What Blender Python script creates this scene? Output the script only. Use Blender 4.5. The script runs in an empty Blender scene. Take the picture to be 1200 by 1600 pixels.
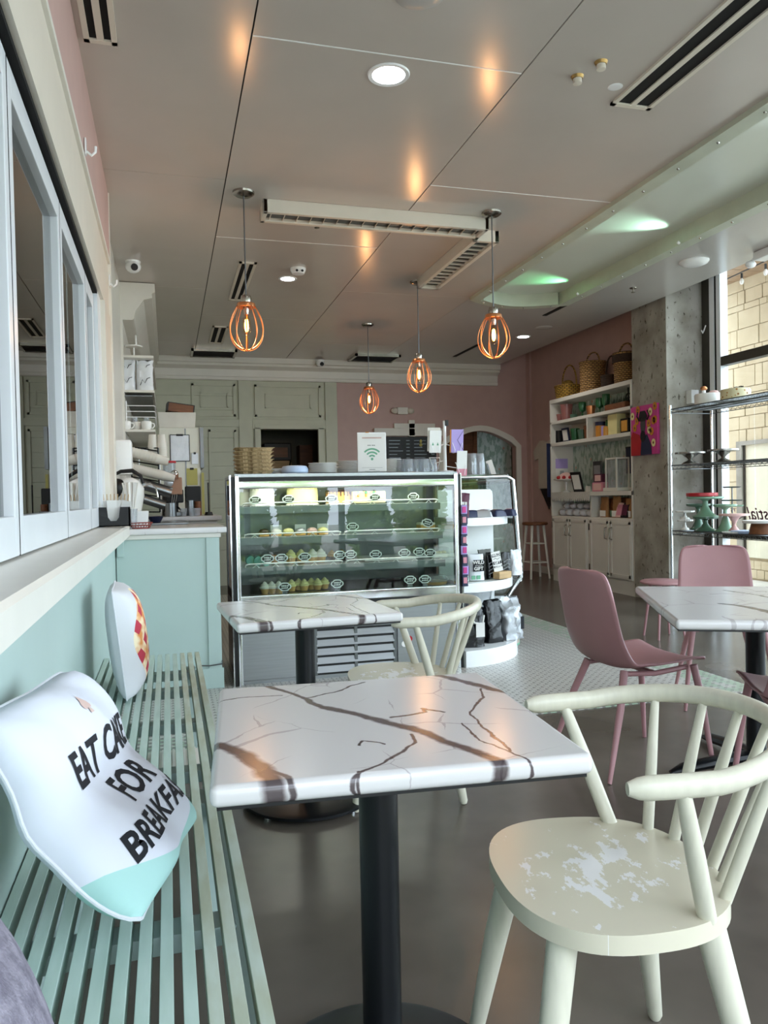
import bpy, bmesh, math, random
from mathutils import Vector, Matrix
random.seed(7)
SC = bpy.context.scene
COL = SC.collection
R = math.radians
# ------------------------------------------------------------------ camera
CAM_H, FPX = 1.17, 1200.0
YAW, PITCH, ROLL = R(15.7), R(-1.15), 0.02
_F = Vector((math.sin(YAW)*math.cos(PITCH), math.cos(YAW)*math.cos(PITCH), math.sin(PITCH)))
_R0 = Vector((math.cos(YAW), -math.sin(YAW), 0)); _U0 = _R0.cross(_F)
_R = _R0*math.cos(ROLL) - _U0*math.sin(ROLL); _U = _U0*math.cos(ROLL) + _R0*math.sin(ROLL)
cd = bpy.data.cameras.new('camera'); cd.sensor_width = 36; cd.lens = 36*FPX/1600; cd.clip_start = 0.02
cam = bpy.data.objects.new('camera', cd); COL.objects.link(cam)
m = Matrix((_R, _U, -_F)).transposed().to_4x4(); m.translation = (0, 0, CAM_H); cam.matrix_world = m
SC.camera = cam
def W(px, py, x=None, y=None, z=None):
    """point in the room seen at a photo pixel, on the plane x=, y= or z="""
    d = _F + _R*((px-600)/FPX) + _U*((800-py)/FPX)
    if z is not None: t = (z-CAM_H)/d.z
    elif x is not None: t = x/d.x
    else: t = y/d.y
    return Vector((d.x*t, d.y*t, CAM_H+d.z*t))
# ------------------------------------------------------------------ world, exposure
wd = bpy.data.worlds.new('daylight'); SC.world = wd; wd.use_nodes = True
wn = wd.node_tree.nodes; bg = wn['Background']
bg.inputs[0].default_value = (0.76, 0.86, 1.0, 1); bg.inputs[1].default_value = 8.0
vs = SC.view_settings
vs.view_transform = 'Standard'; vs.look = 'None'; vs.gamma = 1; vs.use_curve_mapping = False
vs.exposure = 0.3
SC.cycles.max_bounces = 10; SC.cycles.diffuse_bounces = 5; SC.cycles.glossy_bounces = 4
SC.cycles.transparent_max_bounces = 16; SC.cycles.caustics_reflective = False; SC.cycles.caustics_refractive = False
SC.cycles.sample_clamp_indirect = 6.0
def portal(name, loc, rot, sx, sy):
    l = bpy.data.lights.new(name, 'AREA'); l.shape = 'RECTANGLE'; l.size = sx; l.size_y = sy
    l.cycles.is_portal = True
    o = bpy.data.objects.new(name, l); COL.objects.link(o); o.location = loc; o.rotation_euler = rot
portal('front_window_portal', (2.5, -1.55, 1.6), (R(90), 0, 0), 5.6, 2.9)      # -Z of the lamp looks into the room (+Y)
portal('side_window_portal', (5.36, 2.6, 1.7), (0, R(90), 0), 3.0, 8.0)

# ------------------------------------------------------------------ helpers
def lin(h):
    h = h.lstrip('#'); c = [int(h[i:i+2], 16)/255 for i in (0, 2, 4)]
    return tuple(v/12.92 if v <= .04045 else ((v+.055)/1.055)**2.4 for v in c) + (1,)
MATS = {}
def mat(name, hexc, rough=.5, metal=0, var=.06, vs_=6, bump=0, bs=60, coat=0, spec=.5, trans=0, emit=0, ecol=None, sheen=0, hex2=None, stretch=None, ior=1.45, lo=.35, hi=.65):
    """Principled material with noise-driven colour variation (and optional bump)"""
    mt = bpy.data.materials.new(name); mt.use_nodes = True; nt = mt.node_tree; b = nt.nodes['Principled BSDF']
    c = lin(hexc); c2 = lin(hex2) if hex2 else tuple(max(0, v*(1-var*2)) for v in c[:3]) + (1,)
    tc = nt.nodes.new('ShaderNodeTexCoord'); src = tc.outputs['Object']
    if stretch:
        mp = nt.nodes.new('ShaderNodeMapping'); mp.inputs['Scale'].default_value = stretch
        nt.links.new(src, mp.inputs[0]); src = mp.outputs[0]
    n = nt.nodes.new('ShaderNodeTexNoise'); n.inputs['Scale'].default_value = vs_; n.inputs['Detail'].default_value = 4
    nt.links.new(src, n.inputs['Vector'])
    rp = nt.nodes.new('ShaderNodeValToRGB'); rp.color_ramp.elements[0].position = lo; rp.color_ramp.elements[1].position = hi
    rp.color_ramp.elements[0].color = c2; rp.color_ramp.elements[1].color = c
    nt.links.new(n.outputs['Fac'], rp.inputs[0]); nt.links.new(rp.outputs[0], b.inputs['Base Color'])
    b.inputs['Roughness'].default_value = rough; b.inputs['Metallic'].default_value = metal
    b.inputs['Specular IOR Level'].default_value = spec; b.inputs['Coat Weight'].default_value = coat
    b.inputs['Transmission Weight'].default_value = trans; b.inputs['IOR'].default_value = ior
    if sheen: b.inputs['Sheen Weight'].default_value = sheen
    if emit:
        b.inputs['Emission Color'].default_value = lin(ecol or hexc); b.inputs['Emission Strength'].default_value = emit
    if bump:
        n2 = nt.nodes.new('ShaderNodeTexNoise'); n2.inputs['Scale'].default_value = bs; n2.inputs['Detail'].default_value = 3
        nt.links.new(src, n2.inputs['Vector'])
        bp = nt.nodes.new('ShaderNodeBump'); bp.inputs['Strength'].default_value = bump; bp.inputs['Distance'].default_value = .01
        nt.links.new(n2.outputs['Fac'], bp.inputs['Height']); nt.links.new(bp.outputs[0], b.inputs['Normal'])
    MATS[name] = mt; return mt
def glass(name, tint='ffffff', ior=1.5, rough=0.0, gain=1.0, milk=0.0):
    """thin pane: see-through with Fresnel reflection"""
    mt = bpy.data.materials.new(name); mt.use_nodes = True; nt = mt.node_tree; nt.nodes.clear()
    o = nt.nodes.new('ShaderNodeOutputMaterial'); mx = nt.nodes.new('ShaderNodeMixShader')
    t = nt.nodes.new('ShaderNodeBsdfTransparent'); g = nt.nodes.new('ShaderNodeBsdfGlossy'); f = nt.nodes.new('ShaderNodeFresnel')
    f.inputs['IOR'].default_value = ior; t.inputs[0].default_value = lin(tint); g.inputs['Roughness'].default_value = rough
    mu = nt.nodes.new('ShaderNodeMath'); mu.operation = 'MULTIPLY'; mu.inputs[1].default_value = gain; mu.use_clamp = True
    gm = nt.nodes.new('ShaderNodeNewGeometry'); inv = nt.nodes.new('ShaderNodeMath'); inv.operation = 'SUBTRACT'; inv.inputs[0].default_value = 1; nt.links.new(gm.outputs['Backfacing'], inv.inputs[1])
    m2 = nt.nodes.new('ShaderNodeMath'); m2.operation = 'MULTIPLY'; nt.links.new(mu.outputs[0], m2.inputs[0]); nt.links.new(inv.outputs[0], m2.inputs[1])
    nt.links.new(f.outputs[0], mu.inputs[0]); nt.links.new(m2.outputs[0], mx.inputs[0])
    nt.links.new(t.outputs[0], mx.inputs[1]); nt.links.new(g.outputs[0], mx.inputs[2]); last = mx.outputs[0]
    if milk:        # diffuse white mixed in, painting the pale highlights of clear plastic
        df = nt.nodes.new('ShaderNodeBsdfDiffuse'); df.inputs[0].default_value = (.85, .87, .9, 1); m3 = nt.nodes.new('ShaderNodeMixShader'); m3.inputs[0].default_value = milk
        nt.links.new(last, m3.inputs[1]); nt.links.new(df.outputs[0], m3.inputs[2]); last = m3.outputs[0]
    nt.links.new(last, o.inputs[0])
    MATS[name] = mt; return mt

class G:
    """collects shapes into one bmesh, then links them as ONE mesh object"""
    def __init__(s): s.bm = bmesh.new(); s.bev = False
    def box(s, c, d, rz=0, bev=0, rot=None, seg=2):
        r = bmesh.ops.create_cube(s.bm, size=1); vs = r['verts']
        for v in vs: v.co = Vector((v.co.x*d[0], v.co.y*d[1], v.co.z*d[2]))
        M = Matrix.Translation(c) @ (rot.to_4x4() if rot is not None else Matrix.Rotation(rz, 4, 'Z'))
        if bev:
            s.bev = True
            es = {e for v in vs for e in v.link_edges}
            q = bmesh.ops.bevel(s.bm, geom=list(es), offset=bev, segments=seg, affect='EDGES', profile=.5)
            vs = list({v for f in q['faces'] for v in f.verts} | {v for v in vs if v.is_valid})
        bmesh.ops.transform(s.bm, matrix=M, verts=vs); return s
    def bb(s, x0, x1, y0, y1, z0, z1, bev=0):
        return s.box(((x0+x1)/2, (y0+y1)/2, (z0+z1)/2), (abs(x1-x0), abs(y1-y0), abs(z1-z0)), bev=bev)
    def cyl(s, p0, p1, r0, r1=None, n=14):
        p0, p1 = Vector(p0), Vector(p1); r1 = r0 if r1 is None else r1
        d = (p1-p0); q = d.to_track_quat('Z', 'Y')
        a = [s.bm.verts.new(p0+q @ Vector((r0*math.cos(2*math.pi*k/n), r0*math.sin(2*math.pi*k/n), 0))) for k in range(n)]
        b = [s.bm.verts.new(p1+q @ Vector((r1*math.cos(2*math.pi*k/n), r1*math.sin(2*math.pi*k/n), 0))) for k in range(n)]
        for k in range(n): s.bm.faces.new((a[k], a[(k+1) % n], b[(k+1) % n], b[k]))
        s.bm.faces.new(a[::-1]); s.bm.faces.new(b); return s
    def lathe(s, prof, c=(0, 0, 0), n=24, M=None, wave=None):
        """wave=(count, amount, from_radius): scalloped edge"""
        rings = []
        for r, z in prof:
            if r <= 1e-6: rings.append([s.bm.verts.new((0, 0, z))])
            else:
                rings.append([s.bm.verts.new(((r*(1+(wave[1]*math.cos(wave[0]*2*math.pi*k/n) if wave and r >= wave[2] else 0)))*math.cos(2*math.pi*k/n), (r*(1+(wave[1]*math.cos(wave[0]*2*math.pi*k/n) if wave and r >= wave[2] else 0)))*math.sin(2*math.pi*k/n), z)) for k in range(n)])
        for a, b in zip(rings, rings[1:]):
            if len(a) == 1 and len(b) == 1: continue
            for k in range(n):
                k2 = (k+1) % n
                if len(a) == 1: s.bm.faces.new((a[0], b[k2], b[k]))
                elif len(b) == 1: s.bm.faces.new((a[k], a[k2], b[0]))
                else: s.bm.faces.new((a[k], a[k2], b[k2], b[k]))
        if len(rings[0]) > 1 and len(rings[-1]) > 1:      # ring-shaped profile: close the loop
            for k in range(n): s.bm.faces.new((rings[-1][k], rings[-1][(k+1) % n], rings[0][(k+1) % n], rings[0][k]))
        elif len(rings[0]) > 1: s.bm.faces.new(rings[0][::-1])
        elif len(rings[-1]) > 1: s.bm.faces.new(rings[-1])
        vs = [v for r_ in rings for v in r_]
        bmesh.ops.transform(s.bm, matrix=Matrix.Translation(c) @ (M.to_4x4() if M is not None else Matrix()), verts=vs); return s
    def tube(s, pts, r, n=8, closed=False, flat=1.0):
        pts = [Vector(p) for p in pts]; N = len(pts); rs = r if isinstance(r, (list, tuple)) else [r]*N
        rings = []; up = None
        for i, p in enumerate(pts):
            a = pts[(i-1) % N] if closed or i > 0 else p; b = pts[(i+1) % N] if closed or i < N-1 else p
            t = (b-a).normalized()
            if up is None: up = Vector((0, 0, 1)) if abs(t.z) < .9 else Vector((1, 0, 0))
            sd = t.cross(up).normalized(); u2 = sd.cross(t).normalized(); up = u2
            rings.append([s.bm.verts.new(p + sd*rs[i]*math.cos(2*math.pi*k/n) + u2*rs[i]*flat*math.sin(2*math.pi*k/n)) for k in range(n)])
        seq = list(zip(rings, rings[1:])) + ([(rings[-1], rings[0])] if closed else [])
        for a, b in seq:
            for k in range(n): s.bm.faces.new((a[k], a[(k+1) % n], b[(k+1) % n], b[k]))
        if not closed: s.bm.faces.new(rings[0][::-1]); s.bm.faces.new(rings[-1])
        return s
    def prism(s, pts, d0, d1, axis='z', M=None, bev=0):
        """2-D outline extruded along an axis: z: (x,y), y: (x,z), x: (y,z)"""
        def P(p, d): return {'z': (p[0], p[1], d), 'y': (p[0], d, p[1]), 'x': (d, p[0], p[1])}[axis]
        a = [s.bm.verts.new(P(p, d0)) for p in pts]; b = [s.bm.verts.new(P(p, d1)) for p in pts]; n = len(pts)
        fs = [s.bm.faces.new(a), s.bm.faces.new(b)]
        for k in range(n): fs.append(s.bm.faces.new((a[k], b[k], b[(k+1) % n], a[(k+1) % n])))
        vs = a+b
        if bev:
            s.bev = True
            es = list({e for e in fs[0].edges} | {e for e in fs[1].edges})
            q = bmesh.ops.bevel(s.bm, geom=es, offset=bev, segments=3, affect='EDGES', profile=.5)
            vs = list({v for v in vs if v.is_valid} | {v for f in q['faces'] for v in f.verts})
        if M is not None: bmesh.ops.transform(s.bm, matrix=M, verts=vs)
        return s
    def ball(s, c, r, n=14, m_=8, squash=None):
        r = (r, r, r) if not isinstance(r, (tuple, list)) else r
        q = bmesh.ops.create_uvsphere(s.bm, u_segments=n, v_segments=m_, radius=1)
        for v in q['verts']: v.co = Vector((v.co.x*r[0]+c[0], v.co.y*r[1]+c[1], v.co.z*r[2]+c[2]))
        return s
    def grid(s, f, nu, nv):
        V = [[s.bm.verts.new(f(i/nu, j/nv)) for j in range(nv+1)] for i in range(nu+1)]
        for i in range(nu):
            for j in range(nv): s.bm.faces.new((V[i][j], V[i+1][j], V[i+1][j+1], V[i][j+1]))
        return s
    def xf(s, M): bmesh.ops.transform(s.bm, matrix=M, verts=s.bm.verts[:]); return s
    def mesh(s, name, mt, smooth=True, ang=38):
        bmesh.ops.recalc_face_normals(s.bm, faces=s.bm.faces[:])
        me = bpy.data.meshes.new(name); s.bm.to_mesh(me); s.bm.free()
        if smooth and len(me.polygons):
            me.polygons.foreach_set('use_smooth', [True]*len(me.polygons)); me.set_sharp_from_angle(angle=R(ang))
        me.materials.append(MATS[mt] if isinstance(mt, str) else mt)
        return me
    def obj(s, name, mt, parent=None, loc=None, rz=0, label=None, cat=None, group=None, kind=None, smooth=True, ang=38):
        o = place(name, s.mesh(name, mt, smooth, ang), parent, loc, rz, label, cat, group, kind)
        if s.bev: o.modifiers.new('normals', 'WEIGHTED_NORMAL').keep_sharp = True      # keeps the big faces flat
        return o
def place(name, me, parent=None, loc=None, rz=0, label=None, cat=None, group=None, kind=None):
    o = bpy.data.objects.new(name, me); COL.objects.link(o)
    if parent is not None: o.parent = parent
    if loc is not None: o.location = loc
    if rz: o.rotation_euler = (0, 0, rz)
    if label: o['label'] = label
    if cat: o['category'] = cat
    if group: o['group'] = group
    if kind: o['kind'] = kind
    return o
def thing(name, label, cat, loc=(0, 0, 0), rz=0, group=None, kind=None):
    return place(name, None, None, loc, rz, label, cat, group, kind)
def dup(root, loc, rz=0, label=None, group=None):
    r = root.copy(); COL.objects.link(r); r.location = loc; r.rotation_euler = (0, 0, rz)
    if label: r['label'] = label
    if group: r['group'] = group
    for ch in list(root.children):
        c = ch.copy(); COL.objects.link(c); c.parent = r
        for g in ch.children:
            d = g.copy(); COL.objects.link(d); d.parent = c
    return r
def text_bm(body, size, bold=0.0, extrude=0.0005, shear=0, align='CENTER', spacing=1.0):
    cu = bpy.data.curves.new('lettering', 'FONT'); cu.body = body; cu.size = size; cu.offset = bold; cu.extrude = extrude
    cu.align_x = align; cu.align_y = 'CENTER'; cu.shear = shear; cu.resolution_u = 3; cu.space_character = spacing
    o = bpy.data.objects.new('lettering', cu); COL.objects.link(o)
    dg = bpy.context.evaluated_depsgraph_get(); me = bpy.data.meshes.new_from_object(o.evaluated_get(dg), depsgraph=dg)
    bm = bmesh.new(); bm.from_mesh(me)
    bpy.data.objects.remove(o); bpy.data.curves.remove(cu); bpy.data.meshes.remove(me)
    return bm
def lettering(body, size, mt, M, parent, bold=0.0, shear=0, label=None, spacing=1.0, name='lettering'):
    g = G(); g.bm.free(); g.bm = text_bm(body, size, bold, shear=shear, spacing=spacing)
    g.xf(M); return g.obj(name, mt, parent, smooth=False, label=label)
def facing(loc, d='-y', up=None):
    """matrix that lays flat x/y lettering on a face looking along d"""
    rot = {'-y': Matrix.Rotation(R(90), 4, 'X'), '+x': Matrix.Rotation(R(90), 4, 'Z') @ Matrix.Rotation(R(90), 4, 'X'),
           '-x': Matrix.Rotation(R(-90), 4, 'Z') @ Matrix.Rotation(R(90), 4, 'X'), '+z': Matrix()}[d]
    return Matrix.Translation(loc) @ rot
def light(name, kind, loc, power, col, parent=None, size=.05, rot=None, spot=None, blend=.5):
    l = bpy.data.lights.new(name, kind); l.energy = power; l.color = col
    if kind == 'AREA': l.size = size
    else: l.shadow_soft_size = size
    if spot: l.spot_size = spot; l.spot_blend = blend
    o = bpy.data.objects.new(name, l); COL.objects.link(o); o.location = loc
    if rot is not None: o.rotation_euler = rot
    if parent is not None: o.parent = parent
    return o
ORD = ['first', 'second', 'third', 'fourth', 'fifth', 'sixth', 'seventh', 'eighth', 'ninth', 'tenth', 'eleventh', 'twelfth']

# ------------------------------------------------------------------ materials
mat('mint', 'b1c4bf', .38, var=.03, vs_=2)
mat('mint_bench', 'bdd0c8', .42, var=.07, vs_=5, hex2='aec4ba', stretch=(6, 1, 6))
mat('mint_bench_worn', 'c0cbbf', .5, hex2='adb29c', vs_=4, stretch=(6, 1.5, 6))
mat('green_panel', 'bfc0ac', .45, var=.03)
mat('pink_wall', 'c0a19a', .5, var=.03)
mat('white_paint', 'dcd8cf', .4, var=.02)
mat('cream_paint', 'd8d0c2', .42, var=.02)
mat('white_frame', 'dcdfe2', .3, var=.02)
mat('ceiling_paint', 'c4bcb4', .2, var=.04, vs_=1.2, spec=.6)
mat('ceiling_cool', 'bdbab6', .2, var=.03, vs_=1.2, spec=.6)
mat('cove_panel', 'cfd6cc', .25, var=.03, vs_=1)
mat('cove_trim', 'b9bfae', .4, var=.05)
mat('black', '0b0b0c', .5, var=.1)
mat('black_gap', '050505', .9, var=.1)
mat('black_metal', '0c0e11', .36, var=.1, spec=.35)
mat('dark_bronze', '4d4a44', .45, metal=.5, var=.1)
mat('chrome', 'd5d8da', .12, metal=1, var=.03)
mat('nickel', '9b958b', .22, metal=1, var=.05)
mat('steel', '96999b', .34, metal=1, var=.04, vs_=3, stretch=(1, 1, 30))
mat('steel_dark', '6d7072', .35, metal=.9, var=.08)
mat('copper_wire', 'cf8a5c', .3, metal=.85, var=.05)
mat('concrete', 'b0aca2', .8, hex2='8f897d', vs_=4, bump=.4, bs=28)
mat('floor_concrete', '6b635b', .25, hex2='4c463f', vs_=1.6, bump=.03, bs=12, spec=.45, lo=.3, hi=.7)
mat('wood_cream', 'd0ccba', .33, var=.05, vs_=8, stretch=(6, 6, 1))
mat('pink_plastic', 'a5797c', .42, var=.03, bump=.03, bs=400)
mat('white_fabric', 'd2d4da', .9, var=.03, bump=.12, bs=300, sheen=.2)
mat('mint_fabric', 'a9cfca', .9, var=.03, bump=.12, bs=300)
mat('grey_fabric', '8d8894', .95, hex2='6a6572', vs_=60, bump=.4, bs=250)
mat('ink', '15161d', .8, var=.05)
mat('beige_ink', 'd3b7ae', .8, var=.1)
mat('white_ceramic', 'e9e8e4', .18, var=.02)
mat('white_gloss', 'eceded', .25, var=.02)
mat('paper', 'e6e4e0', .75, var=.03)
mat('cup_paper', 'dbd6cc', .7, var=.05)
mat('cardboard', 'a87a4d', .85, var=.12)
mat('pulp', 'b9a079', .95, hex2='8e7753', vs_=14, bump=.6, bs=60)
mat('blue_lid', 'b9cdea', .4, var=.04)
mat('wicker', 'b88f55', .7, hex2='96703a', vs_=12, bump=.9, bs=90)
mat('wicker_yellow', 'c9a144', .7, hex2='a8842f', vs_=12, bump=.9, bs=80)
mat('wicker_dark', '3c2416', .7, hex2='22130b', vs_=30, bump=.8, bs=80)
mat('wood_light', 'c3a273', .55, var=.12, vs_=5, stretch=(1, 8, 8))
mat('wood_brown', '7a4a2a', .5, var=.15, vs_=5, stretch=(1, 8, 8))
mat('plastic_clear', 'e4e8ea', .12, var=.03, trans=.75, ior=1.2)
mat('red', 'b3202a', .35, var=.08)
mat('red_wire', '8a3a34', .4, var=.1)
mat('jade', '7fa58c', .25, var=.06)
mat('jade_dark', '4f6d5a', .25, var=.08)
mat('rose_glass', 'c9837e', .15, var=.05, trans=.5)
mat('green_glass', '3f8a55', .1, var=.05, trans=.6)
mat('amber', 'd08a2e', .25, var=.1)
mat('pewter', '8f8c86', .25, metal=.9, var=.1)
mat('cake_white', 'ebe7da', .6, var=.03, bump=.2, bs=40)
mat('cake_yellow', 'e6dd9f', .6, var=.04, bump=.2, bs=40)
mat('cake_caramel', 'cf9b5e', .55, var=.06)
mat('chocolate', '3a2015', .35, var=.1)
mat('frost_yellow', 'efe6a4', .6, var=.05, bump=.3, bs=60)
mat('frost_pink', 'e3b9b2', .6, var=.05, bump=.3, bs=60)
mat('frost_mint', '7fc5bb', .6, var=.05, bump=.3, bs=60)
mat('sponge', 'd3a45f', .8, var=.12, vs_=30)
mat('lavender', 'b3a0dc', .6, var=.03)
mat('orange_card', 'c8823a', .6, var=.05)
mat('rose_card', 'd58c9c', .6, var=.05)
mat('green_card', '6fa98a', .6, var=.05)
mat('navy', '1d2647', .5, var=.1)
mat('magenta', 'd0418f', .5, var=.1)
mat('teal_cloth', '2c8a86', .7, var=.1)
mat('plum', '5b1f3a', .5, var=.1)
mat('silver_bag', 'b9bcc0', .35, metal=.4, var=.06, bump=.5, bs=14)
mat('white_bag', 'dfe2e6', .45, var=.03, bump=.35, bs=10)
mat('black_bag', '0c0c0e', .2, var=.1, bump=.6, bs=12)
mat('grey_bag', '55554f', .5, var=.08, bump=.3, bs=12)
mat('stone', 'c6b89b', .9, hex2='bcae90', vs_=3, bump=.5, bs=14)
mat('stone_grey', '9d998f', .9, hex2='888479', vs_=3, bump=.9, bs=14)
mat('mortar', 'b4a688', .95, var=.1)
mat('porch_wood', '9a7d5e', .7, var=.1, vs_=3, stretch=(12, 1, 1))
mat('pavement', 'b9b4a8', .9, var=.08)
mat('shade_cloth', 'd6d3bd', .8, var=.03)
mat('leaf', '6f9440', .6, hex2='a3c060', vs_=2)
mat('leaf_light', 'c3cc66', .6, hex2='94ad4a', vs_=2)
mat('bark', '5b4a3a', .9, var=.2)
mat('brass', 'a88a55', .35, metal=.8, var=.1)
mat('copper_dull', 'a8826c', .4, var=.06)
mat('fridge', 'd8d6c8', .4, var=.03)
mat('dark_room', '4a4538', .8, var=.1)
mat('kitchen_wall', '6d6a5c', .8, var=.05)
mat('tshirt', 'c9c2b4', .9, var=.04)
mat('lace', 'cfccc4', .9, var=.1, vs_=80)
mat('clip_yellow', 'b3ab63', .6, var=.05)
mat('bulb_glow', 'ffb060', .4, emit=26, ecol='ffa64d')
mat('downlight_glow', 'ffffff', .4, emit=14, ecol='f4f6ff')
mat('case_tube', 'ffffff', .4, emit=3, ecol='fbf7ea')
mat('gold_glow', '9a6a2a', .3, emit=.12, ecol='e0a040')
glass('window_glass', 'f2f6f4'); glass('dark_glass', '8a8f8b', gain=1.45); glass('case_glass', 'eef4f0', gain=1.6)
glass('bulb_glass', 'fff2e0'); glass('clear_cup', 'eef1f3', ior=1.4, gain=1.5, milk=.16)

def marble(name, veins, noise_only=False):
    mt = bpy.data.materials.new(name); mt.use_nodes = True; nt = mt.node_tree; L = nt.links.new
    b = nt.nodes['Principled BSDF']; b.inputs['Roughness'].default_value = .22
    tc = nt.nodes.new('ShaderNodeTexCoord')
    def node(t, **k):
        n = nt.nodes.new(t)
        for a, v in k.items(): setattr(n, a, v)
        return n
    nz = node('ShaderNodeTexNoise'); nz.inputs['Scale'].default_value = 9; nz.inputs['Detail'].default_value = 6; L(tc.outputs['Object'], nz.inputs['Vector'])
    sb = node('ShaderNodeVectorMath', operation='SUBTRACT'); L(nz.outputs['Color'], sb.inputs[0]); sb.inputs[1].default_value = (.5, .5, .5)
    sc_ = node('ShaderNodeVectorMath', operation='MULTIPLY'); L(sb.outputs[0], sc_.inputs[0]); sc_.inputs[1].default_value = (.05, .05, 0)
    fl = node('ShaderNodeVectorMath', operation='MULTIPLY'); L(tc.outputs['Object'], fl.inputs[0]); fl.inputs[1].default_value = (1, 1, 0)
    ad = node('ShaderNodeVectorMath', operation='ADD'); L(fl.outputs[0], ad.inputs[0]); L(sc_.outputs[0], ad.inputs[1]); P = ad.outputs[0]
    cur = None
    for pts, w in veins:
        for (a, c) in zip(pts, pts[1:]):
            pa = node('ShaderNodeVectorMath', operation='SUBTRACT'); L(P, pa.inputs[0]); pa.inputs[1].default_value = (a[0], a[1], 0)
            ba = Vector((c[0]-a[0], c[1]-a[1], 0)); l2 = max(ba.length_squared, 1e-6)
            dt = node('ShaderNodeVectorMath', operation='DOT_PRODUCT'); L(pa.outputs[0], dt.inputs[0]); dt.inputs[1].default_value = ba/l2
            cl = node('ShaderNodeClamp'); L(dt.outputs['Value'], cl.inputs[0])
            sl = node('ShaderNodeVectorMath', operation='SCALE'); sl.inputs[0].default_value = ba; L(cl.outputs[0], sl.inputs['Scale'])
            df = node('ShaderNodeVectorMath', operation='DISTANCE'); L(pa.outputs[0], df.inputs[0]); L(sl.outputs[0], df.inputs[1])
            dv = node('ShaderNodeMath', operation='DIVIDE'); L(df.outputs['Value'], dv.inputs[0]); dv.inputs[1].default_value = w*.95
            if cur is None: cur = dv.outputs[0]
            else:
                mn = node('ShaderNodeMath', operation='MINIMUM'); L(cur, mn.inputs[0]); L(dv.outputs[0], mn.inputs[1]); cur = mn.outputs[0]
    rp = node('ShaderNodeValToRGB'); e = rp.color_ramp.elements
    e[0].position = .45; e[0].color = lin('6a6062'); e[1].position = 1.0; e[1].color = (1, 1, 1, 1)
    m1 = rp.color_ramp.elements.new(.62); m1.color = lin('a39b9c')
    if cur is not None: L(cur, rp.inputs[0])
    # faint hairline cracks everywhere
    vz = node('ShaderNodeTexVoronoi', feature='DISTANCE_TO_EDGE'); vz.inputs['Scale'].default_value = 5.5; L(P, vz.inputs['Vector'])
    n3 = node('ShaderNodeTexNoise'); n3.inputs['Scale'].default_value = 4; L(tc.outputs['Object'], n3.inputs['Vector'])
    r3 = node('ShaderNodeMapRange'); L(n3.outputs['Fac'], r3.inputs[0]); r3.inputs[1].default_value = .48; r3.inputs[2].default_value = .62; r3.inputs[3].default_value = 0; r3.inputs[4].default_value = .014
    lt = node('ShaderNodeMath', operation='LESS_THAN'); L(vz.outputs['Distance'], lt.inputs[0]); L(r3.outputs[0], lt.inputs[1])
    base = node('ShaderNodeMix', data_type='RGBA'); base.inputs[6].default_value = lin('cecbca'); base.inputs[7].default_value = lin('b2acad')
    L(lt.outputs[0], base.inputs[0])
    mu = node('ShaderNodeMix', data_type='RGBA', blend_type='MULTIPLY'); mu.inputs[0].default_value = 1
    L(base.outputs[2], mu.inputs[6])
    if cur is not None: L(rp.outputs[0], mu.inputs[7])
    else: mu.inputs[7].default_value = (1, 1, 1, 1)
    L(mu.outputs[2], b.inputs['Base Color']); MATS[name] = mt

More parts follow.
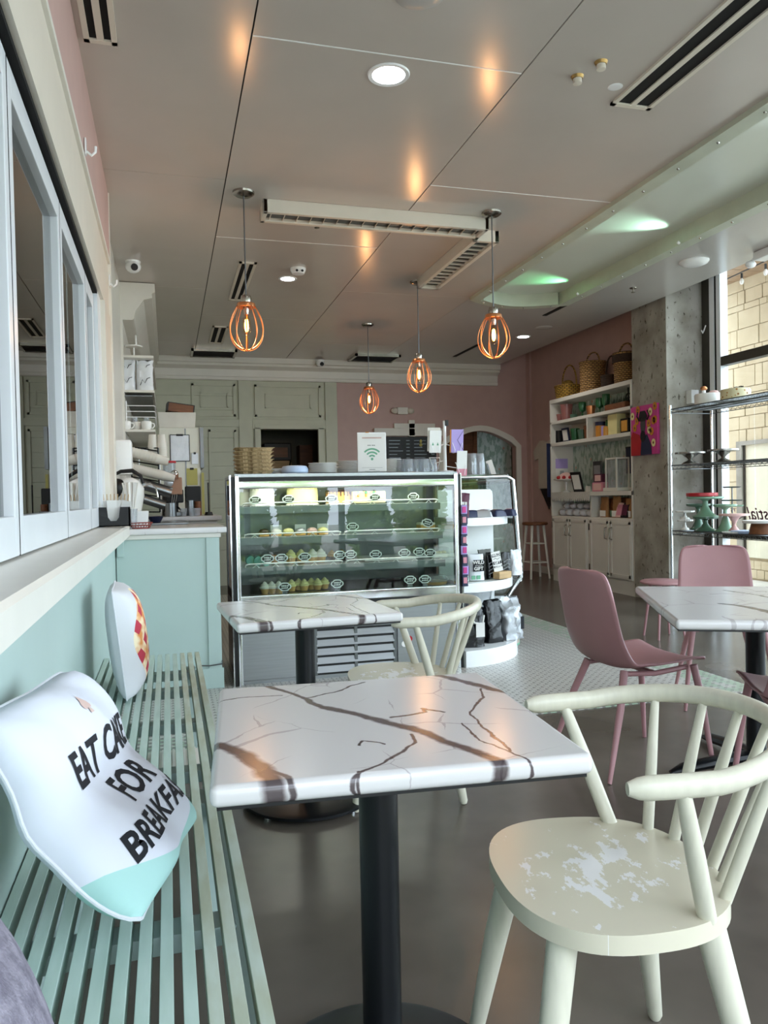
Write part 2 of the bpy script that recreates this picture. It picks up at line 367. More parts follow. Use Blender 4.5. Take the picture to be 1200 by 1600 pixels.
# tile mosaic: small white tiles, dark joints and dots, green towards the border
def tile_material():
    mt = bpy.data.materials.new('mosaic'); mt.use_nodes = True; nt = mt.node_tree; L = nt.links.new
    b = nt.nodes['Principled BSDF']; b.inputs['Roughness'].default_value = .3
    tc = nt.nodes.new('ShaderNodeTexCoord')
    br = nt.nodes.new('ShaderNodeTexBrick'); br.inputs['Scale'].default_value = 1; br.inputs['Brick Width'].default_value = .055; br.inputs['Row Height'].default_value = .028
    br.inputs['Mortar Size'].default_value = .0028; br.inputs['Mortar'].default_value = lin('6f6b66'); br.offset = .5
    L(tc.outputs['Object'], br.inputs['Vector'])
    vo = nt.nodes.new('ShaderNodeTexVoronoi'); vo.inputs['Scale'].default_value = 1/.055; vo.inputs['Randomness'].default_value = 0; L(tc.outputs['Object'], vo.inputs['Vector'])
    lt = nt.nodes.new('ShaderNodeMath'); lt.operation = 'LESS_THAN'; lt.inputs[1].default_value = .2; L(vo.outputs['Distance'], lt.inputs[0])
    sx = nt.nodes.new('ShaderNodeSeparateXYZ'); L(tc.outputs['Object'], sx.inputs[0])
    def edge(sock, lim, sign):
        n = nt.nodes.new('ShaderNodeMath'); n.operation = 'GREATER_THAN' if sign > 0 else 'LESS_THAN'; n.inputs[1].default_value = lim; L(sock, n.inputs[0]); return n.outputs[0]
    e1, e2 = edge(sx.outputs[0], 3.06, 1), edge(sx.outputs[1], 3.90, -1)
    mx = nt.nodes.new('ShaderNodeMath'); mx.operation = 'MAXIMUM'; L(e1, mx.inputs[0]); L(e2, mx.inputs[1])
    nz = nt.nodes.new('ShaderNodeTexNoise'); nz.inputs['Scale'].default_value = 14; L(tc.outputs['Object'], nz.inputs['Vector'])
    gt = nt.nodes.new('ShaderNodeMath'); gt.operation = 'GREATER_THAN'; gt.inputs[1].default_value = .47; L(nz.outputs['Fac'], gt.inputs[0])
    an = nt.nodes.new('ShaderNodeMath'); an.operation = 'MULTIPLY'; L(gt.outputs[0], an.inputs[0]); L(mx.outputs[0], an.inputs[1])
    c = nt.nodes.new('ShaderNodeMix'); c.data_type = 'RGBA'; c.inputs[6].default_value = lin('c2bfba'); c.inputs[7].default_value = lin('a3b8a2'); L(an.outputs[0], c.inputs[0])
    L(c.outputs[2], br.inputs['Color1']); L(c.outputs[2], br.inputs['Color2'])
    d = nt.nodes.new('ShaderNodeMix'); d.data_type = 'RGBA'; L(lt.outputs[0], d.inputs[0]); L(br.outputs[0], d.inputs[6]); d.inputs[7].default_value = lin('77736e')
    L(d.outputs[2], b.inputs['Base Color']); MATS['mosaic'] = mt
tile_material()
def pits():
    mt = MATS['concrete']; nt = mt.node_tree; b = nt.nodes['Principled BSDF']; src = b.inputs['Base Color'].links[0].from_socket
    tc = nt.nodes.new('ShaderNodeTexCoord'); mp = nt.nodes.new('ShaderNodeMapping'); mp.inputs['Scale'].default_value = (1, 1, .55); nt.links.new(tc.outputs['Object'], mp.inputs[0])
    n = nt.nodes.new('ShaderNodeTexNoise'); n.inputs['Scale'].default_value = 26; n.inputs['Detail'].default_value = 5; nt.links.new(mp.outputs[0], n.inputs['Vector'])
    r = nt.nodes.new('ShaderNodeValToRGB'); r.color_ramp.elements[0].position = .62; r.color_ramp.elements[0].color = (1, 1, 1, 1); r.color_ramp.elements[1].position = .70; r.color_ramp.elements[1].color = lin('8a8478'); nt.links.new(n.outputs['Fac'], r.inputs[0])
    m = nt.nodes.new('ShaderNodeMix'); m.data_type = 'RGBA'; m.blend_type = 'MULTIPLY'; m.inputs[0].default_value = 1; nt.links.new(src, m.inputs[6]); nt.links.new(r.outputs[0], m.inputs[7]); nt.links.new(m.outputs[2], b.inputs['Base Color'])
pits()
def weave(name):
    # woven strands: brick pattern wrapped round the basket
    mt = MATS[name]; nt = mt.node_tree; b = nt.nodes['Principled BSDF']; L = nt.links.new; src = b.inputs['Base Color'].links[0].from_socket
    tc = nt.nodes.new('ShaderNodeTexCoord'); sx = nt.nodes.new('ShaderNodeSeparateXYZ'); L(tc.outputs['Object'], sx.inputs[0])
    at_ = nt.nodes.new('ShaderNodeMath'); at_.operation = 'ARCTAN2'; L(sx.outputs[1], at_.inputs[0]); L(sx.outputs[0], at_.inputs[1])
    sc_ = nt.nodes.new('ShaderNodeMath'); sc_.operation = 'MULTIPLY'; sc_.inputs[1].default_value = .15; L(at_.outputs[0], sc_.inputs[0])
    cb = nt.nodes.new('ShaderNodeCombineXYZ'); L(sc_.outputs[0], cb.inputs[0]); L(sx.outputs[2], cb.inputs[1])
    br = nt.nodes.new('ShaderNodeTexBrick'); br.inputs['Scale'].default_value = 1; br.inputs['Brick Width'].default_value = .045; br.inputs['Row Height'].default_value = .022; br.inputs['Mortar Size'].default_value = .004; L(cb.outputs[0], br.inputs['Vector'])
    L(src, br.inputs['Color1']); L(src, br.inputs['Color2']); br.inputs['Mortar'].default_value = lin('3a2610'); L(br.outputs[0], b.inputs['Base Color'])
for n_ in ('wicker', 'wicker_yellow', 'wicker_dark'): weave(n_)
# floral wallpaper: pale blue-green ground with sprigs and rusty blooms
def wallpaper():
    mt = bpy.data.materials.new('wallpaper'); mt.use_nodes = True; nt = mt.node_tree; L = nt.links.new
    b = nt.nodes['Principled BSDF']; b.inputs['Roughness'].default_value = .8
    tc = nt.nodes.new('ShaderNodeTexCoord'); mp = nt.nodes.new('ShaderNodeMapping'); mp.inputs['Scale'].default_value = (1, 1, .45); L(tc.outputs['Object'], mp.inputs[0])
    n = nt.nodes.new('ShaderNodeTexNoise'); n.inputs['Scale'].default_value = 22; L(mp.outputs[0], n.inputs['Vector'])
    r = nt.nodes.new('ShaderNodeValToRGB'); r.color_ramp.elements[0].position = .42; r.color_ramp.elements[0].color = lin('8fa596'); r.color_ramp.elements[1].position = .54; r.color_ramp.elements[1].color = lin('c0cdc4'); L(n.outputs['Fac'], r.inputs[0])
    v = nt.nodes.new('ShaderNodeTexVoronoi'); v.inputs['Scale'].default_value = 7; L(tc.outputs['Object'], v.inputs['Vector'])
    lt = nt.nodes.new('ShaderNodeMath'); lt.operation = 'LESS_THAN'; lt.inputs[1].default_value = .14; L(v.outputs['Distance'], lt.inputs[0])
    d = nt.nodes.new('ShaderNodeMix'); d.data_type = 'RGBA'; L(lt.outputs[0], d.inputs[0]); L(r.outputs[0], d.inputs[6]); d.inputs[7].default_value = lin('c49a86')
    L(d.outputs[2], b.inputs['Base Color']); MATS['wallpaper'] = mt
wallpaper()
# worn seat: cream paint chipped to white primer
def worn_seat():
    mt = bpy.data.materials.new('worn_seat'); mt.use_nodes = True; nt = mt.node_tree; L = nt.links.new
    b = nt.nodes['Principled BSDF']; b.inputs['Roughness'].default_value = .25
    tc = nt.nodes.new('ShaderNodeTexCoord')
    mp = nt.nodes.new('ShaderNodeMapping'); mp.inputs['Scale'].default_value = (1, 1.8, 0); mp.inputs['Rotation'].default_value = (0, 0, .5); L(tc.outputs['Object'], mp.inputs[0])
    n = nt.nodes.new('ShaderNodeTexNoise'); n.inputs['Scale'].default_value = 11; n.inputs['Detail'].default_value = 9; n.inputs['Roughness'].default_value = .68; L(mp.outputs[0], n.inputs['Vector'])
    fl = nt.nodes.new('ShaderNodeVectorMath'); fl.operation = 'MULTIPLY'; fl.inputs[1].default_value = (1, 1, 0); L(tc.outputs['Object'], fl.inputs[0])
    ln = nt.nodes.new('ShaderNodeVectorMath'); ln.operation = 'LENGTH'; L(fl.outputs[0], ln.inputs[0])
    # scuffing is densest where one sits
    mr = nt.nodes.new('ShaderNodeMapRange'); mr.inputs[1].default_value = .05; mr.inputs[2].default_value = .22; mr.inputs[3].default_value = .505; mr.inputs[4].default_value = .64; L(ln.outputs['Value'], mr.inputs[0])
    gt = nt.nodes.new('ShaderNodeMath'); gt.operation = 'GREATER_THAN'; L(n.outputs['Fac'], gt.inputs[0]); L(mr.outputs[0], gt.inputs[1])
    d = nt.nodes.new('ShaderNodeMix'); d.data_type = 'RGBA'; L(gt.outputs[0], d.inputs[0]); d.inputs[6].default_value = lin('ccc5b1'); d.inputs[7].default_value = lin('e0dedd')
    L(d.outputs[2], b.inputs['Base Color']); MATS['worn_seat'] = mt
worn_seat()
# pie print on cushion: crust ring, cream lattice, red fillings (object space: x across, z up)
def pie_print():
    mt = bpy.data.materials.new('pie_print'); mt.use_nodes = True; nt = mt.node_tree; L = nt.links.new
    b = nt.nodes['Principled BSDF']; b.inputs['Roughness'].default_value = .9
    tc = nt.nodes.new('ShaderNodeTexCoord'); sx = nt.nodes.new('ShaderNodeSeparateXYZ'); L(tc.outputs['Object'], sx.inputs[0])
    cb = nt.nodes.new('ShaderNodeCombineXYZ'); L(sx.outputs[0], cb.inputs[0]); L(sx.outputs[2], cb.inputs[1])
    mp = nt.nodes.new('ShaderNodeMapping'); mp.inputs['Rotation'].default_value = (0, 0, R(45)); L(cb.outputs[0], mp.inputs[0])
    vo = nt.nodes.new('ShaderNodeTexVoronoi'); vo.distance = 'CHEBYCHEV'; vo.inputs['Randomness'].default_value = 0; vo.inputs['Scale'].default_value = 13; L(mp.outputs[0], vo.inputs['Vector'])
    lt = nt.nodes.new('ShaderNodeMath'); lt.operation = 'LESS_THAN'; lt.inputs[1].default_value = .27; L(vo.outputs['Distance'], lt.inputs[0])
    n = nt.nodes.new('ShaderNodeTexNoise'); n.inputs['Scale'].default_value = 18; L(tc.outputs['Object'], n.inputs['Vector'])
    cr = nt.nodes.new('ShaderNodeValToRGB'); cr.color_ramp.elements[0].color = lin('d98f4e'); cr.color_ramp.elements[1].color = lin('f2e2c0'); cr.color_ramp.elements[0].position = .35; cr.color_ramp.elements[1].position = .55; L(n.outputs['Fac'], cr.inputs[0])
    d = nt.nodes.new('ShaderNodeMix'); d.data_type = 'RGBA'; L(lt.outputs[0], d.inputs[0]); L(cr.outputs[0], d.inputs[6]); d.inputs[7].default_value = lin('b8384a')
    ln = nt.nodes.new('ShaderNodeVectorMath'); ln.operation = 'LENGTH'; L(cb.outputs[0], ln.inputs[0])
    l2 = nt.nodes.new('ShaderNodeMath'); l2.operation = 'LESS_THAN'; l2.inputs[1].default_value = .185; L(ln.outputs['Value'], l2.inputs[0])
    f = nt.nodes.new('ShaderNodeMix'); f.data_type = 'RGBA'; L(l2.outputs[0], f.inputs[0]); f.inputs[6].default_value = lin('d2d2d6'); L(d.outputs[2], f.inputs[7])
    L(f.outputs[2], b.inputs['Base Color']); MATS['pie_print'] = mt
pie_print()
# ================================================================== THE SETTING
ZC, XL, XR, YB, YF = 3.08, -0.31, 5.30, 10.65, -1.5
def struct(name, label, cat): return thing(name, label, cat, kind='structure')
G().bb(XL-.2, XR+.05, YF-.1, YB+2.0, -.1, 0).obj('floor', 'floor_concrete', kind='structure', label='dark polished concrete floor with scuffs', cat='floor')
G().bb(XL, 3.30, 3.68, 9.6, 0, .004).obj('floor_mosaic', 'mosaic', kind='structure', label='white mosaic tile floor with green border around the counters', cat='tile floor')
# ---- left wall
wl = struct('wall_left', 'left wall, mint below the windows and pink above', 'wall')
G().bb(XL-.12, XL, YF, 5.02, 0, .97).obj('lower_panel', 'mint', wl)
G().bb(XL-.10, XL-.012, YF, 5.06, 2.315, 2.64).obj('header_panel', 'cream_paint', wl)
G().bb(XL-.10, XL+.004, YF, 5.06, 2.64, 2.665, bev=.004).obj('header_bead', 'white_paint', wl)
G().bb(XL-.12, XL, YF, 5.06, 2.665, 3.5).obj('upper_panel', 'pink_wall', wl)
G().bb(XL-.12, XL-.03, YF, 4.44, 2.298, 2.316).obj('track_gap', 'black_gap', wl)
G().bb(XL-.10, XL-.004, 4.62, 5.06, 1.03, 2.315, bev=.006).obj('end_post', 'cream_paint', wl)
G().bb(XL-.25, XL-.05, 5.06, YB, 0, 3.5).obj('service_wall', 'white_paint', wl)
G().bb(XL-.06, XL+.006, 5.055, 5.065, 1.03, 3.08).obj('corner_bead', 'white_paint', wl)
g = G().prism([(XL-.11, .955), (XL+.07, .955), (XL+.085, .965), (XL+.085, 1.02), (XL+.075, 1.03), (XL-.11, 1.035)], YF, 4.86, 'y')
g.obj('trim_1', 'white_paint', kind='structure', label='white window sill ledge running along the left wall', cat='window sill')
edges = [1.14, 2.11, 3.08, 3.99, 4.43]; wnames = ['nearest white framed sliding window sash beside the mint bench', 'second white framed sash from the camera on left wall', 'third white framed sash from the camera on left wall', 'narrow last white framed sash next to the cream post']
for i, (a, b) in enumerate([(0.17, 1.14)] + list(zip(edges, edges[1:]))):
    w = struct('window_%d' % (i+1), (['white framed window sash closest behind the camera'] + wnames)[i], 'window')
    x0, x1 = XL-.095, XL-.05; a, b = a+.006, b-.006
    G().bb(x0, x1, a, a+.05, 1.04, 2.29, bev=.004).obj('stile', 'white_frame', w)
    G().bb(x0, x1, b-.05, b, 1.04, 2.29, bev=.004).obj('stile', 'white_frame', w)
    G().bb(x0, x1, a+.05, b-.05, 1.04, 1.14, bev=.004).obj('bottom_rail', 'white_frame', w)
    G().bb(x0, x1, a+.05, b-.05, 2.21, 2.29, bev=.004).obj('top_rail', 'white_frame', w)
    G().bb(x0+.014, x0+.019, a+.045, b-.045, 1.13, 2.22).obj('pane', 'dark_glass', w)
    G().bb(x0+.01, x1-.0005, b+.001, b+.011, 1.04, 2.29).obj('joint_gasket', 'black_gap', w)
G().bb(XL-.11, XL-.03, 4.43, 4.62, 1.03, 2.315).obj('trim_2', 'white_frame', kind='structure', label='white jamb between the last left sash and the cream post', cat='window jamb')
# dim kitchen behind the sliding windows
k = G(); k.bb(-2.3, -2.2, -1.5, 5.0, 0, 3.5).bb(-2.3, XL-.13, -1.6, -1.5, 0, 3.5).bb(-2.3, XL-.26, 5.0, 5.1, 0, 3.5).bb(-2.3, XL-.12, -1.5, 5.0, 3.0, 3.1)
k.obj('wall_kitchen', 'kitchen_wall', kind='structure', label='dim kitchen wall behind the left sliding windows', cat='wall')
# ---- hooks on the left wall
for nm, (y_, z_) in (('white adhesive hook on the pink wall above the left windows', (3.55, 2.70)), ('white adhesive hook at the corner post near the ceiling', (4.98, 2.52))):
    h = G().box((.006, 0, 0), (.008, .03, .07), bev=.003).tube([(.01, 0, -.02), (.03, 0, -.035), (.045, 0, -.02), (.047, 0, .005)], .006)
    h.obj('wall_hook', 'white_gloss', loc=(XL+.001 if z_ > 2.6 else XL-.004, y_, z_), label=nm, cat='hook')
# ---- back wall
wb = struct('wall_back', 'back wall, green panelled on the left and pink on the right', 'wall')
g = G().prism([(-.6, 0), (1.19, 0), (1.19, 2.13), (2.11, 2.13), (2.11, 0), (2.33, 0), (2.33, 3.5), (-.6, 3.5)], YB, YB+.12, 'y'); g.obj('green_section', 'green_panel', wb)
arc = [(3.92, 0), (3.92, 1.88), (4.0, 1.95)]
arc += [(4.0+1.0*t/10, 1.95+.17*math.sin(math.pi*t/10)) for t in range(1, 10)] + [(5.0, 1.95), (5.08, 1.88), (5.08, 0)]
G().prism([(2.33, 0)] + arc + [(XR+.1, 0), (XR+.1, 3.5), (2.33, 3.5)], YB, YB+.12, 'y').obj('pink_section', 'pink_wall', wb)
# shiplap boards left part
for i in range(13):
    z0 = .3+i*.19
    G().bb(-.5, .93, YB-.012, YB, z0, z0+.184, bev=.003).obj('board', 'green_panel', wb)
def frame_panel(x0, x1, z0, z1, w=.03, d=.02):
    g = G()
    g.bb(x0, x1, YB-d, YB, z0, z0+w).bb(x0, x1, YB-d, YB, z1-w, z1).bb(x0, x0+w, YB-d, YB, z0, z1).bb(x1-w, x1, YB-d, YB, z0, z1)
    g.obj('panel_moulding', 'green_panel', wb)
G().bb(.96, 1.14, YB-.03, YB, 0, 2.79, bev=.005).obj('stile', 'green_panel', wb)
G().bb(2.16, 2.33, YB-.03, YB, 0, 2.79, bev=.005).obj('stile', 'green_panel', wb)
G().bb(1.14, 2.16, YB-.03, YB, 2.13, 2.26, bev=.005).obj('rail', 'green_panel', wb)
G().bb(.3, .96, YB-.03, YB, 2.16, 2.26, bev=.005).obj('rail', 'green_panel', wb)
frame_panel(1.18, 2.1, 2.30, 2.74); frame_panel(1.32, 1.96, 2.42, 2.62, .015, .012)
frame_panel(.34, .92, 2.30, 2.74, .03, .03); frame_panel(.45, .82, 2.42, 2.62, .015, .026); frame_panel(.55, .92, .9, 2.12, .03, .03)
for s in (1.19, 2.07): G().bb(s-.02, s+.06, YB-.045, YB+.02, 0, 2.15, bev=.004).obj('door_casing', 'green_panel', wb)
G().bb(1.17, 2.13, YB-.045, YB+.02, 2.13, 2.19, bev=.004).obj('door_casing', 'green_panel', wb)
g = G(); og = [(x, z) for x, z in arc]
outer = [(x+(x-4.5)*.12, z+.075 if 0 < z else z) for x, z in arc]
outer = [(3.84, 0), (3.84, 1.90), (3.97, 2.03)] + [(3.97+1.06*t/10, 2.03+.17*math.sin(math.pi*t/10)) for t in range(1, 10)] + [(5.03, 2.03), (5.16, 1.90), (5.16, 0)]
for i in range(len(arc)-1):
    a, b, c, d = arc[i], arc[i+1], outer[i+1], outer[i]
    g.prism([a, b, c, d], YB-.03, YB+.001, 'y')
g.obj('arch_trim', 'white_paint', wb)
# crown box under the ceiling
g = G().prism([(YB, 2.79), (YB-.05, 2.79), (YB-.06, 2.81), (YB-.06, 2.83), (YB-.05, 2.84), (YB-.06, 2.93), (YB-.12, 2.965), (YB-.14, 2.97), (YB-.14, 3.0), (YB-.17, 3.01), (YB-.17, 3.08), (YB, 3.08)], -.3, 4.78, 'x')
g.obj('trim_3', 'white_paint', kind='structure', label='white stepped crown moulding along the back wall under the ceiling', cat='moulding')
G().bb(XR-.03, XR, YB-.12, YB-.001, 0, 3.3).obj('trim_4', 'pink_wall', kind='structure', label='narrow pink strip in the back right corner', cat='corner strip')
# rooms behind the doorway and the arch
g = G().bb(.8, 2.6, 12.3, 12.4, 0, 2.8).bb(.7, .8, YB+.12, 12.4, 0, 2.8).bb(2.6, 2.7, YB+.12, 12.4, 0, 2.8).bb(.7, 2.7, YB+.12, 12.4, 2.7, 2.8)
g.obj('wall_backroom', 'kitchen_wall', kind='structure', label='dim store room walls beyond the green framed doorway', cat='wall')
G().bb(3.6, 5.5, 11.7, 11.8, 0, 2.6).obj('wall_alcove', 'wallpaper', kind='structure', label='floral wallpapered wall seen through the arch', cat='wall')
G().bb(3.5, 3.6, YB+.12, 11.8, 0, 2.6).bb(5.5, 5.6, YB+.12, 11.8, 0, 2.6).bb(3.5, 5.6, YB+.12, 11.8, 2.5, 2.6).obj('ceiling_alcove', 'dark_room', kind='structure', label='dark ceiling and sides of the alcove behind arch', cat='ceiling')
G().bb(3.6, 4.66, 11.3, 11.38, 0, 2.45).bb(4.66, 4.72, 11.28, 11.4, 0, 2.45).obj('wall_partition', 'wood_brown', kind='structure', label='brown wooden partition inside the arch, left of the floral wall', cat='partition')
# ---- right wall and concrete column
wr = struct('wall_right', 'dim pink right wall above the white shelf unit', 'wall')
G().bb(XR, XR+.12, 7.42, YB+.12, 0, 3.5).obj('wall_panel', 'pink_wall', wr)
G().bb(4.95, 5.42, 6.81, 7.42, 0, 3.4, bev=.012).obj('wall_column', 'concrete', kind='structure', label='rough raw concrete column between shelf unit and window', cat='column')
G().bb(XR-.015, XR, 9.34, YB-.12, 0, .1, bev=.003).obj('baseboard_right', 'white_paint', kind='structure', label='low baseboard on the right wall behind the stool', cat='baseboard')
# ---- ceiling
cl = struct('ceiling', 'glossy grey panelled ceiling with seams between large sheets', 'ceiling')
G().bb(XL-.2, XR+.1, YF-.1, YB+.1, 3.44, 3.5).obj('roof_slab', 'black', cl)
G().bb(XL, 2.88, YF, YB, 3.098, 3.105).obj('seam_backing', 'black_gap', cl)
def panels(x0, x1, ys):
    for a, b in zip(ys, ys[1:]):
        G().bb(x0+.003, x1-.003, a+.0025, b-.0025, ZC, ZC+.012, bev=.0015).obj('panel', 'ceiling_paint', cl)
panels(XL-.06, .38, [YF, -.2, 2.25, 4.7, 7.15, 9.6, YB]); panels(.38, 1.60, [YF, .78, 3.22, 5.72, 8.2, YB]); panels(1.60, 2.88, [YF, 2.05, 4.5, 6.98, 9.4, YB])
for x0_, x1_, y_ in ((.385, 1.595, 3.22), (.385, 1.595, 5.72), (1.605, 2.87, 4.5)): G().bb(x0_, x1_, y_-.003, y_+.003, ZC-.002, ZC+.004).obj('seam_bead', 'white_gloss', cl)
end = [(2.88+1.02*t/16, 6.95+.22*math.sin(math.pi*t/16)) for t in range(17)]
G().prism([(2.88, YB)] + end + [(3.90, YF), (4.75, YF), (4.75, YB)], ZC, ZC+.015).obj('panel', 'ceiling_cool', cl)
G().prism([(4.75, ZC), (XR+.05, 3.385), (XR+.05, 3.40), (4.75, ZC+.015)], YF, YB, 'y').obj('sloped_panel', 'ceiling_cool', cl)
cv = struct('ceiling_cove', 'long recessed ceiling cove with rounded end and riveted trim', 'ceiling cove')
path = [(2.88, YF)] + end + [(3.90, YF)]
def offs(d):
    out = []
    for i, p in enumerate(path):
        a = Vector(path[max(i-1, 0)]); b = Vector(path[min(i+1, len(path)-1)]); t = (b-a).normalized(); out.append((p[0]+t.y*d, p[1]-t.x*d))
    return out
o0, o1 = offs(-.02), offs(.085); g = G()
for i in range(len(path)-1):
    for (pa, pb, za, zb) in ((o0, o0, ZC+.03, ZC-.03), (o0, o1, ZC-.03, ZC-.03), (o1, o1, ZC-.03, ZC+.11)):
        q = [(pa[i][0], pa[i][1], za), (pa[i+1][0], pa[i+1][1], za), (pb[i+1][0], pb[i+1][1], zb), (pb[i][0], pb[i][1], zb)]
        g.bm.faces.new([g.bm.verts.new(v) for v in q])
bmesh.ops.remove_doubles(g.bm, verts=g.bm.verts[:], dist=.0005)
g.obj('trim_ring', 'cove_trim', cv)
G().prism(o1, ZC+.09, ZC+.11).obj('cove_panel', 'cove_panel', cv)
om = offs(.035)
riv = G().lathe([(0, -.006), (.006, -.005), (.009, 0), (.009, .004)], n=8).mesh('rivet', 'pewter')
for yy in [i*.34-.2 for i in range(21)]:
    for s in (0, 1): place('rivet', riv, cv, (om[1][0]+.0 if s == 0 else 3.90-.035, yy, ZC-.031))
for i in range(3, 16, 4): place('rivet', riv, cv, (om[i][0], om[i][1], ZC-.031))
for (x_, y_, p_, c_) in ((3.3, 6.55, 22, (.25, 1, .45)), (3.3, 5.05, 27, (.6, 1, .8)), (3.3, 3.3, 27, (.8, .9, 1)), (3.3, 1.6, 27, (.8, .9, 1))):
    # added uplight pucks on the cove rim; their spots make the panel's coloured glows
    q = thing('cove_uplight', {6.55: 'green LED puck at rounded end of ceiling cove', 5.05: 'pale green LED puck midway along ceiling cove', 3.3: 'cool white LED puck at near part of ceiling cove', 1.6: 'cool white LED puck above the camera side of cove'}[y_], 'LED light', (3.795, y_, ZC-.028), kind=None)
    G().cyl((.005, 0, 0), (-.012, 0, .012), .012, n=10).obj('puck', 'white_gloss', q)
    d = Vector((3.42-3.76, 0, .095))
    light('cove_lamp', 'SPOT', (-.02, 0, .02), p_, c_, q, size=.02, rot=d.to_track_quat('-Z', 'Y').to_euler(), spot=R(62), blend=1.0)
# ---- glass side wall (right)
sw = struct('window_6', 'tall dark framed side window wall facing the stone building', 'window')
def bar(name, y0, y1, z0, z1, mt, x0=XR-.03, x1=XR+.06): return G().bb(x0, x1, y0, y1, z0, z1, bev=.004).obj(name, mt, sw)
bar('jamb', 6.56, 6.81, 0, 3.42, 'dark_bronze', XR+.08, XR+.14); bar('jamb_strip', 6.495, 6.56, 0, 3.385, 'white_frame'); bar('jamb_gasket', 6.46, 6.495, 0, 3.385, 'black_gap', XR-.02); bar('jamb_strip', 6.40, 6.46, 0, 3.385, 'white_frame')
ym = [6.40, 4.2, 2.3, .4, YF]
for a in ym[1:]: bar('mullion', a-.04, a+.04, 0, 3.385, 'dark_bronze')
bar('mullion', 5.36, 5.42, 0, .74, 'dark_bronze')
for a, b in zip(ym, ym[1:]):
    bar('transom', b+.04, a, 2.39, 2.48, 'dark_bronze'); bar('transom', b+.04, a, .70, .78, 'dark_bronze'); bar('transom', b+.04, a, 0, .08, 'dark_bronze')
    for z0, z1 in ((.08, .70), (.78, 2.39), (2.48, 3.38)):
        G().bb(XR+.01, XR+.016, b+.04, a, z0, z1).obj('pane', 'window_glass', sw)
# ---- front glazing behind the camera
fw = struct('window_7', 'front shop window frame behind the camera', 'window')
G().bb(XL-.1, XR+.1, YF-.1, YF, 2.98, 3.5).bb(XL-.1, XR+.1, YF-.1, YF, 0, .12).obj('frame', 'dark_bronze', fw)
for x_ in (XL-.05, 1.1, 2.5, 3.9, XR): G().bb(x_-.04, x_+.04, YF-.1, YF, .12, 2.98).obj('mullion', 'dark_bronze', fw)
# ---- outside
G().bb(-14, 26, -26, 14, -.25, -.12).obj('ground_outside', 'pavement', kind='structure', label='pale paved ground outside the windows', cat='ground')
st = struct('wall_stone', 'cream limestone wall of the building across the passage', 'wall')
G().bb(8.0, 8.3, 6.6, 9.62, -.12, 4.2).obj('wall_core', 'mortar', st)
sm = {}
zz = -.1; rr = random.Random(3); n_st = 0
while zz < 4.15:
    hh = rr.choice([.09, .13, .19, .26, .3]); yy = 9.62
    if zz+hh > 4.18: hh = 4.18-zz
    while yy > 7.35:
        ww = min(rr.choice([.14, .2, .3, .42]), yy-7.3)
        inwin = (yy-ww/2) < 9.33 and .2 < zz+hh/2 < 1.86
        if not inwin:
            d = .014+rr.random()*.012
            o = G().bb(8.0-d, 8.02, yy-ww+.004, yy-.004, zz+.004, zz+hh-.004, bev=.006).obj('stone', 'stone', st)
            n_st += 1
        yy -= ww
    zz += hh
G().bb(7.93, 8.06, 9.22, 9.33, .2, 1.86).bb(7.93, 8.06, 7.3, 9.22, 1.80, 1.86).obj('window_reveal', 'stone_grey', st)
G().bb(7.97, 7.985, 7.3, 9.22, .2, 1.80).obj('window_shade', 'shade_cloth', st)
G().bb(7.955, 7.968, 9.185, 9.22, .2, 1.80).obj('shade_edge', 'dark_bronze', st)
pr = struct('wall_pier', 'grey rough stone pier just outside the side window', 'pier')  # the grey of its stones stands for the shade on this pier
zz = -.12; i = 0
while zz < 4.1:
    hh = rr.choice([.3, .42, .5]); j = rr.random()*.03
    G().bb(5.5, 5.80+j, 7.0, 7.45, zz, zz+hh-.008, bev=.012).obj('stone', 'stone_grey', pr); zz += hh
pc = struct('ceiling_porch', 'brown planked porch ceiling outside the side window', 'ceiling')
for i in range(13): G().bb(XR+.12, 8.05, 6.5+i*.26, 6.5+i*.26+.25, 4.17, 4.2, bev=.004).obj('plank', 'porch_wood', pc)
G().bb(XR+.12, XR+.3, 6.5, YB, 3.42, 4.2).obj('fascia', 'porch_wood', pc)
sl = thing('string_lights', 'string of small festoon bulbs under the porch ceiling outside', 'string lights', (7.0, 8.4, 3.9))
pts = [(0, -1.6, .1), (0, -.8, .02), (0, 0, -.02), (0, .7, .0), (0, 1.5, .1)]
G().tube(pts, .008, 6).obj('cable', 'black', sl)
for yy in (-.7, -.3, .1, .5): G().cyl((0, yy, -.02), (0, yy, -.08), .014).obj('socket', 'black', sl); G().ball((0, yy, -.12), (.025, .025, .04)).obj('bulb', 'white_ceramic', sl)
def tree(x, y, h, r, label, seed):
    t = thing('street_tree', label, 'tree', (x, y, -.12)); rn = random.Random(seed)
    G().tube([(0, 0, 0), (.05, 0, h*.3), (0, .05, h*.6)], [.12, .09, .05]).obj('trunk', 'bark', t)
    g = G()
    for i in range(1800):
        u = Vector((rn.gauss(0, 1), rn.gauss(0, 1), rn.gauss(0, 1))).normalized()*r*(rn.random()**.35)
        c = Vector((u.x, u.y, u.z*.8+h*.68)); a = Vector((rn.gauss(0, 1), rn.gauss(0, 1), rn.gauss(0, 1))).normalized()*.13; b = a.orthogonal().normalized()*.09
        g.bm.faces.new([g.bm.verts.new(c+v) for v in (a, b, -a, -b)])
    g.obj('foliage', 'leaf', t, smooth=False, kind='stuff')
tree(-1.5, -7.5, 4.5, 1.6, 'leafy street tree outside the front window, left one', 1)
tree(2.6, -8.5, 5.0, 1.8, 'leafy street tree outside the front window, middle one', 2)
tree(6.5, -7.0, 4.2, 1.5, 'leafy street tree outside the front window, right one', 3)
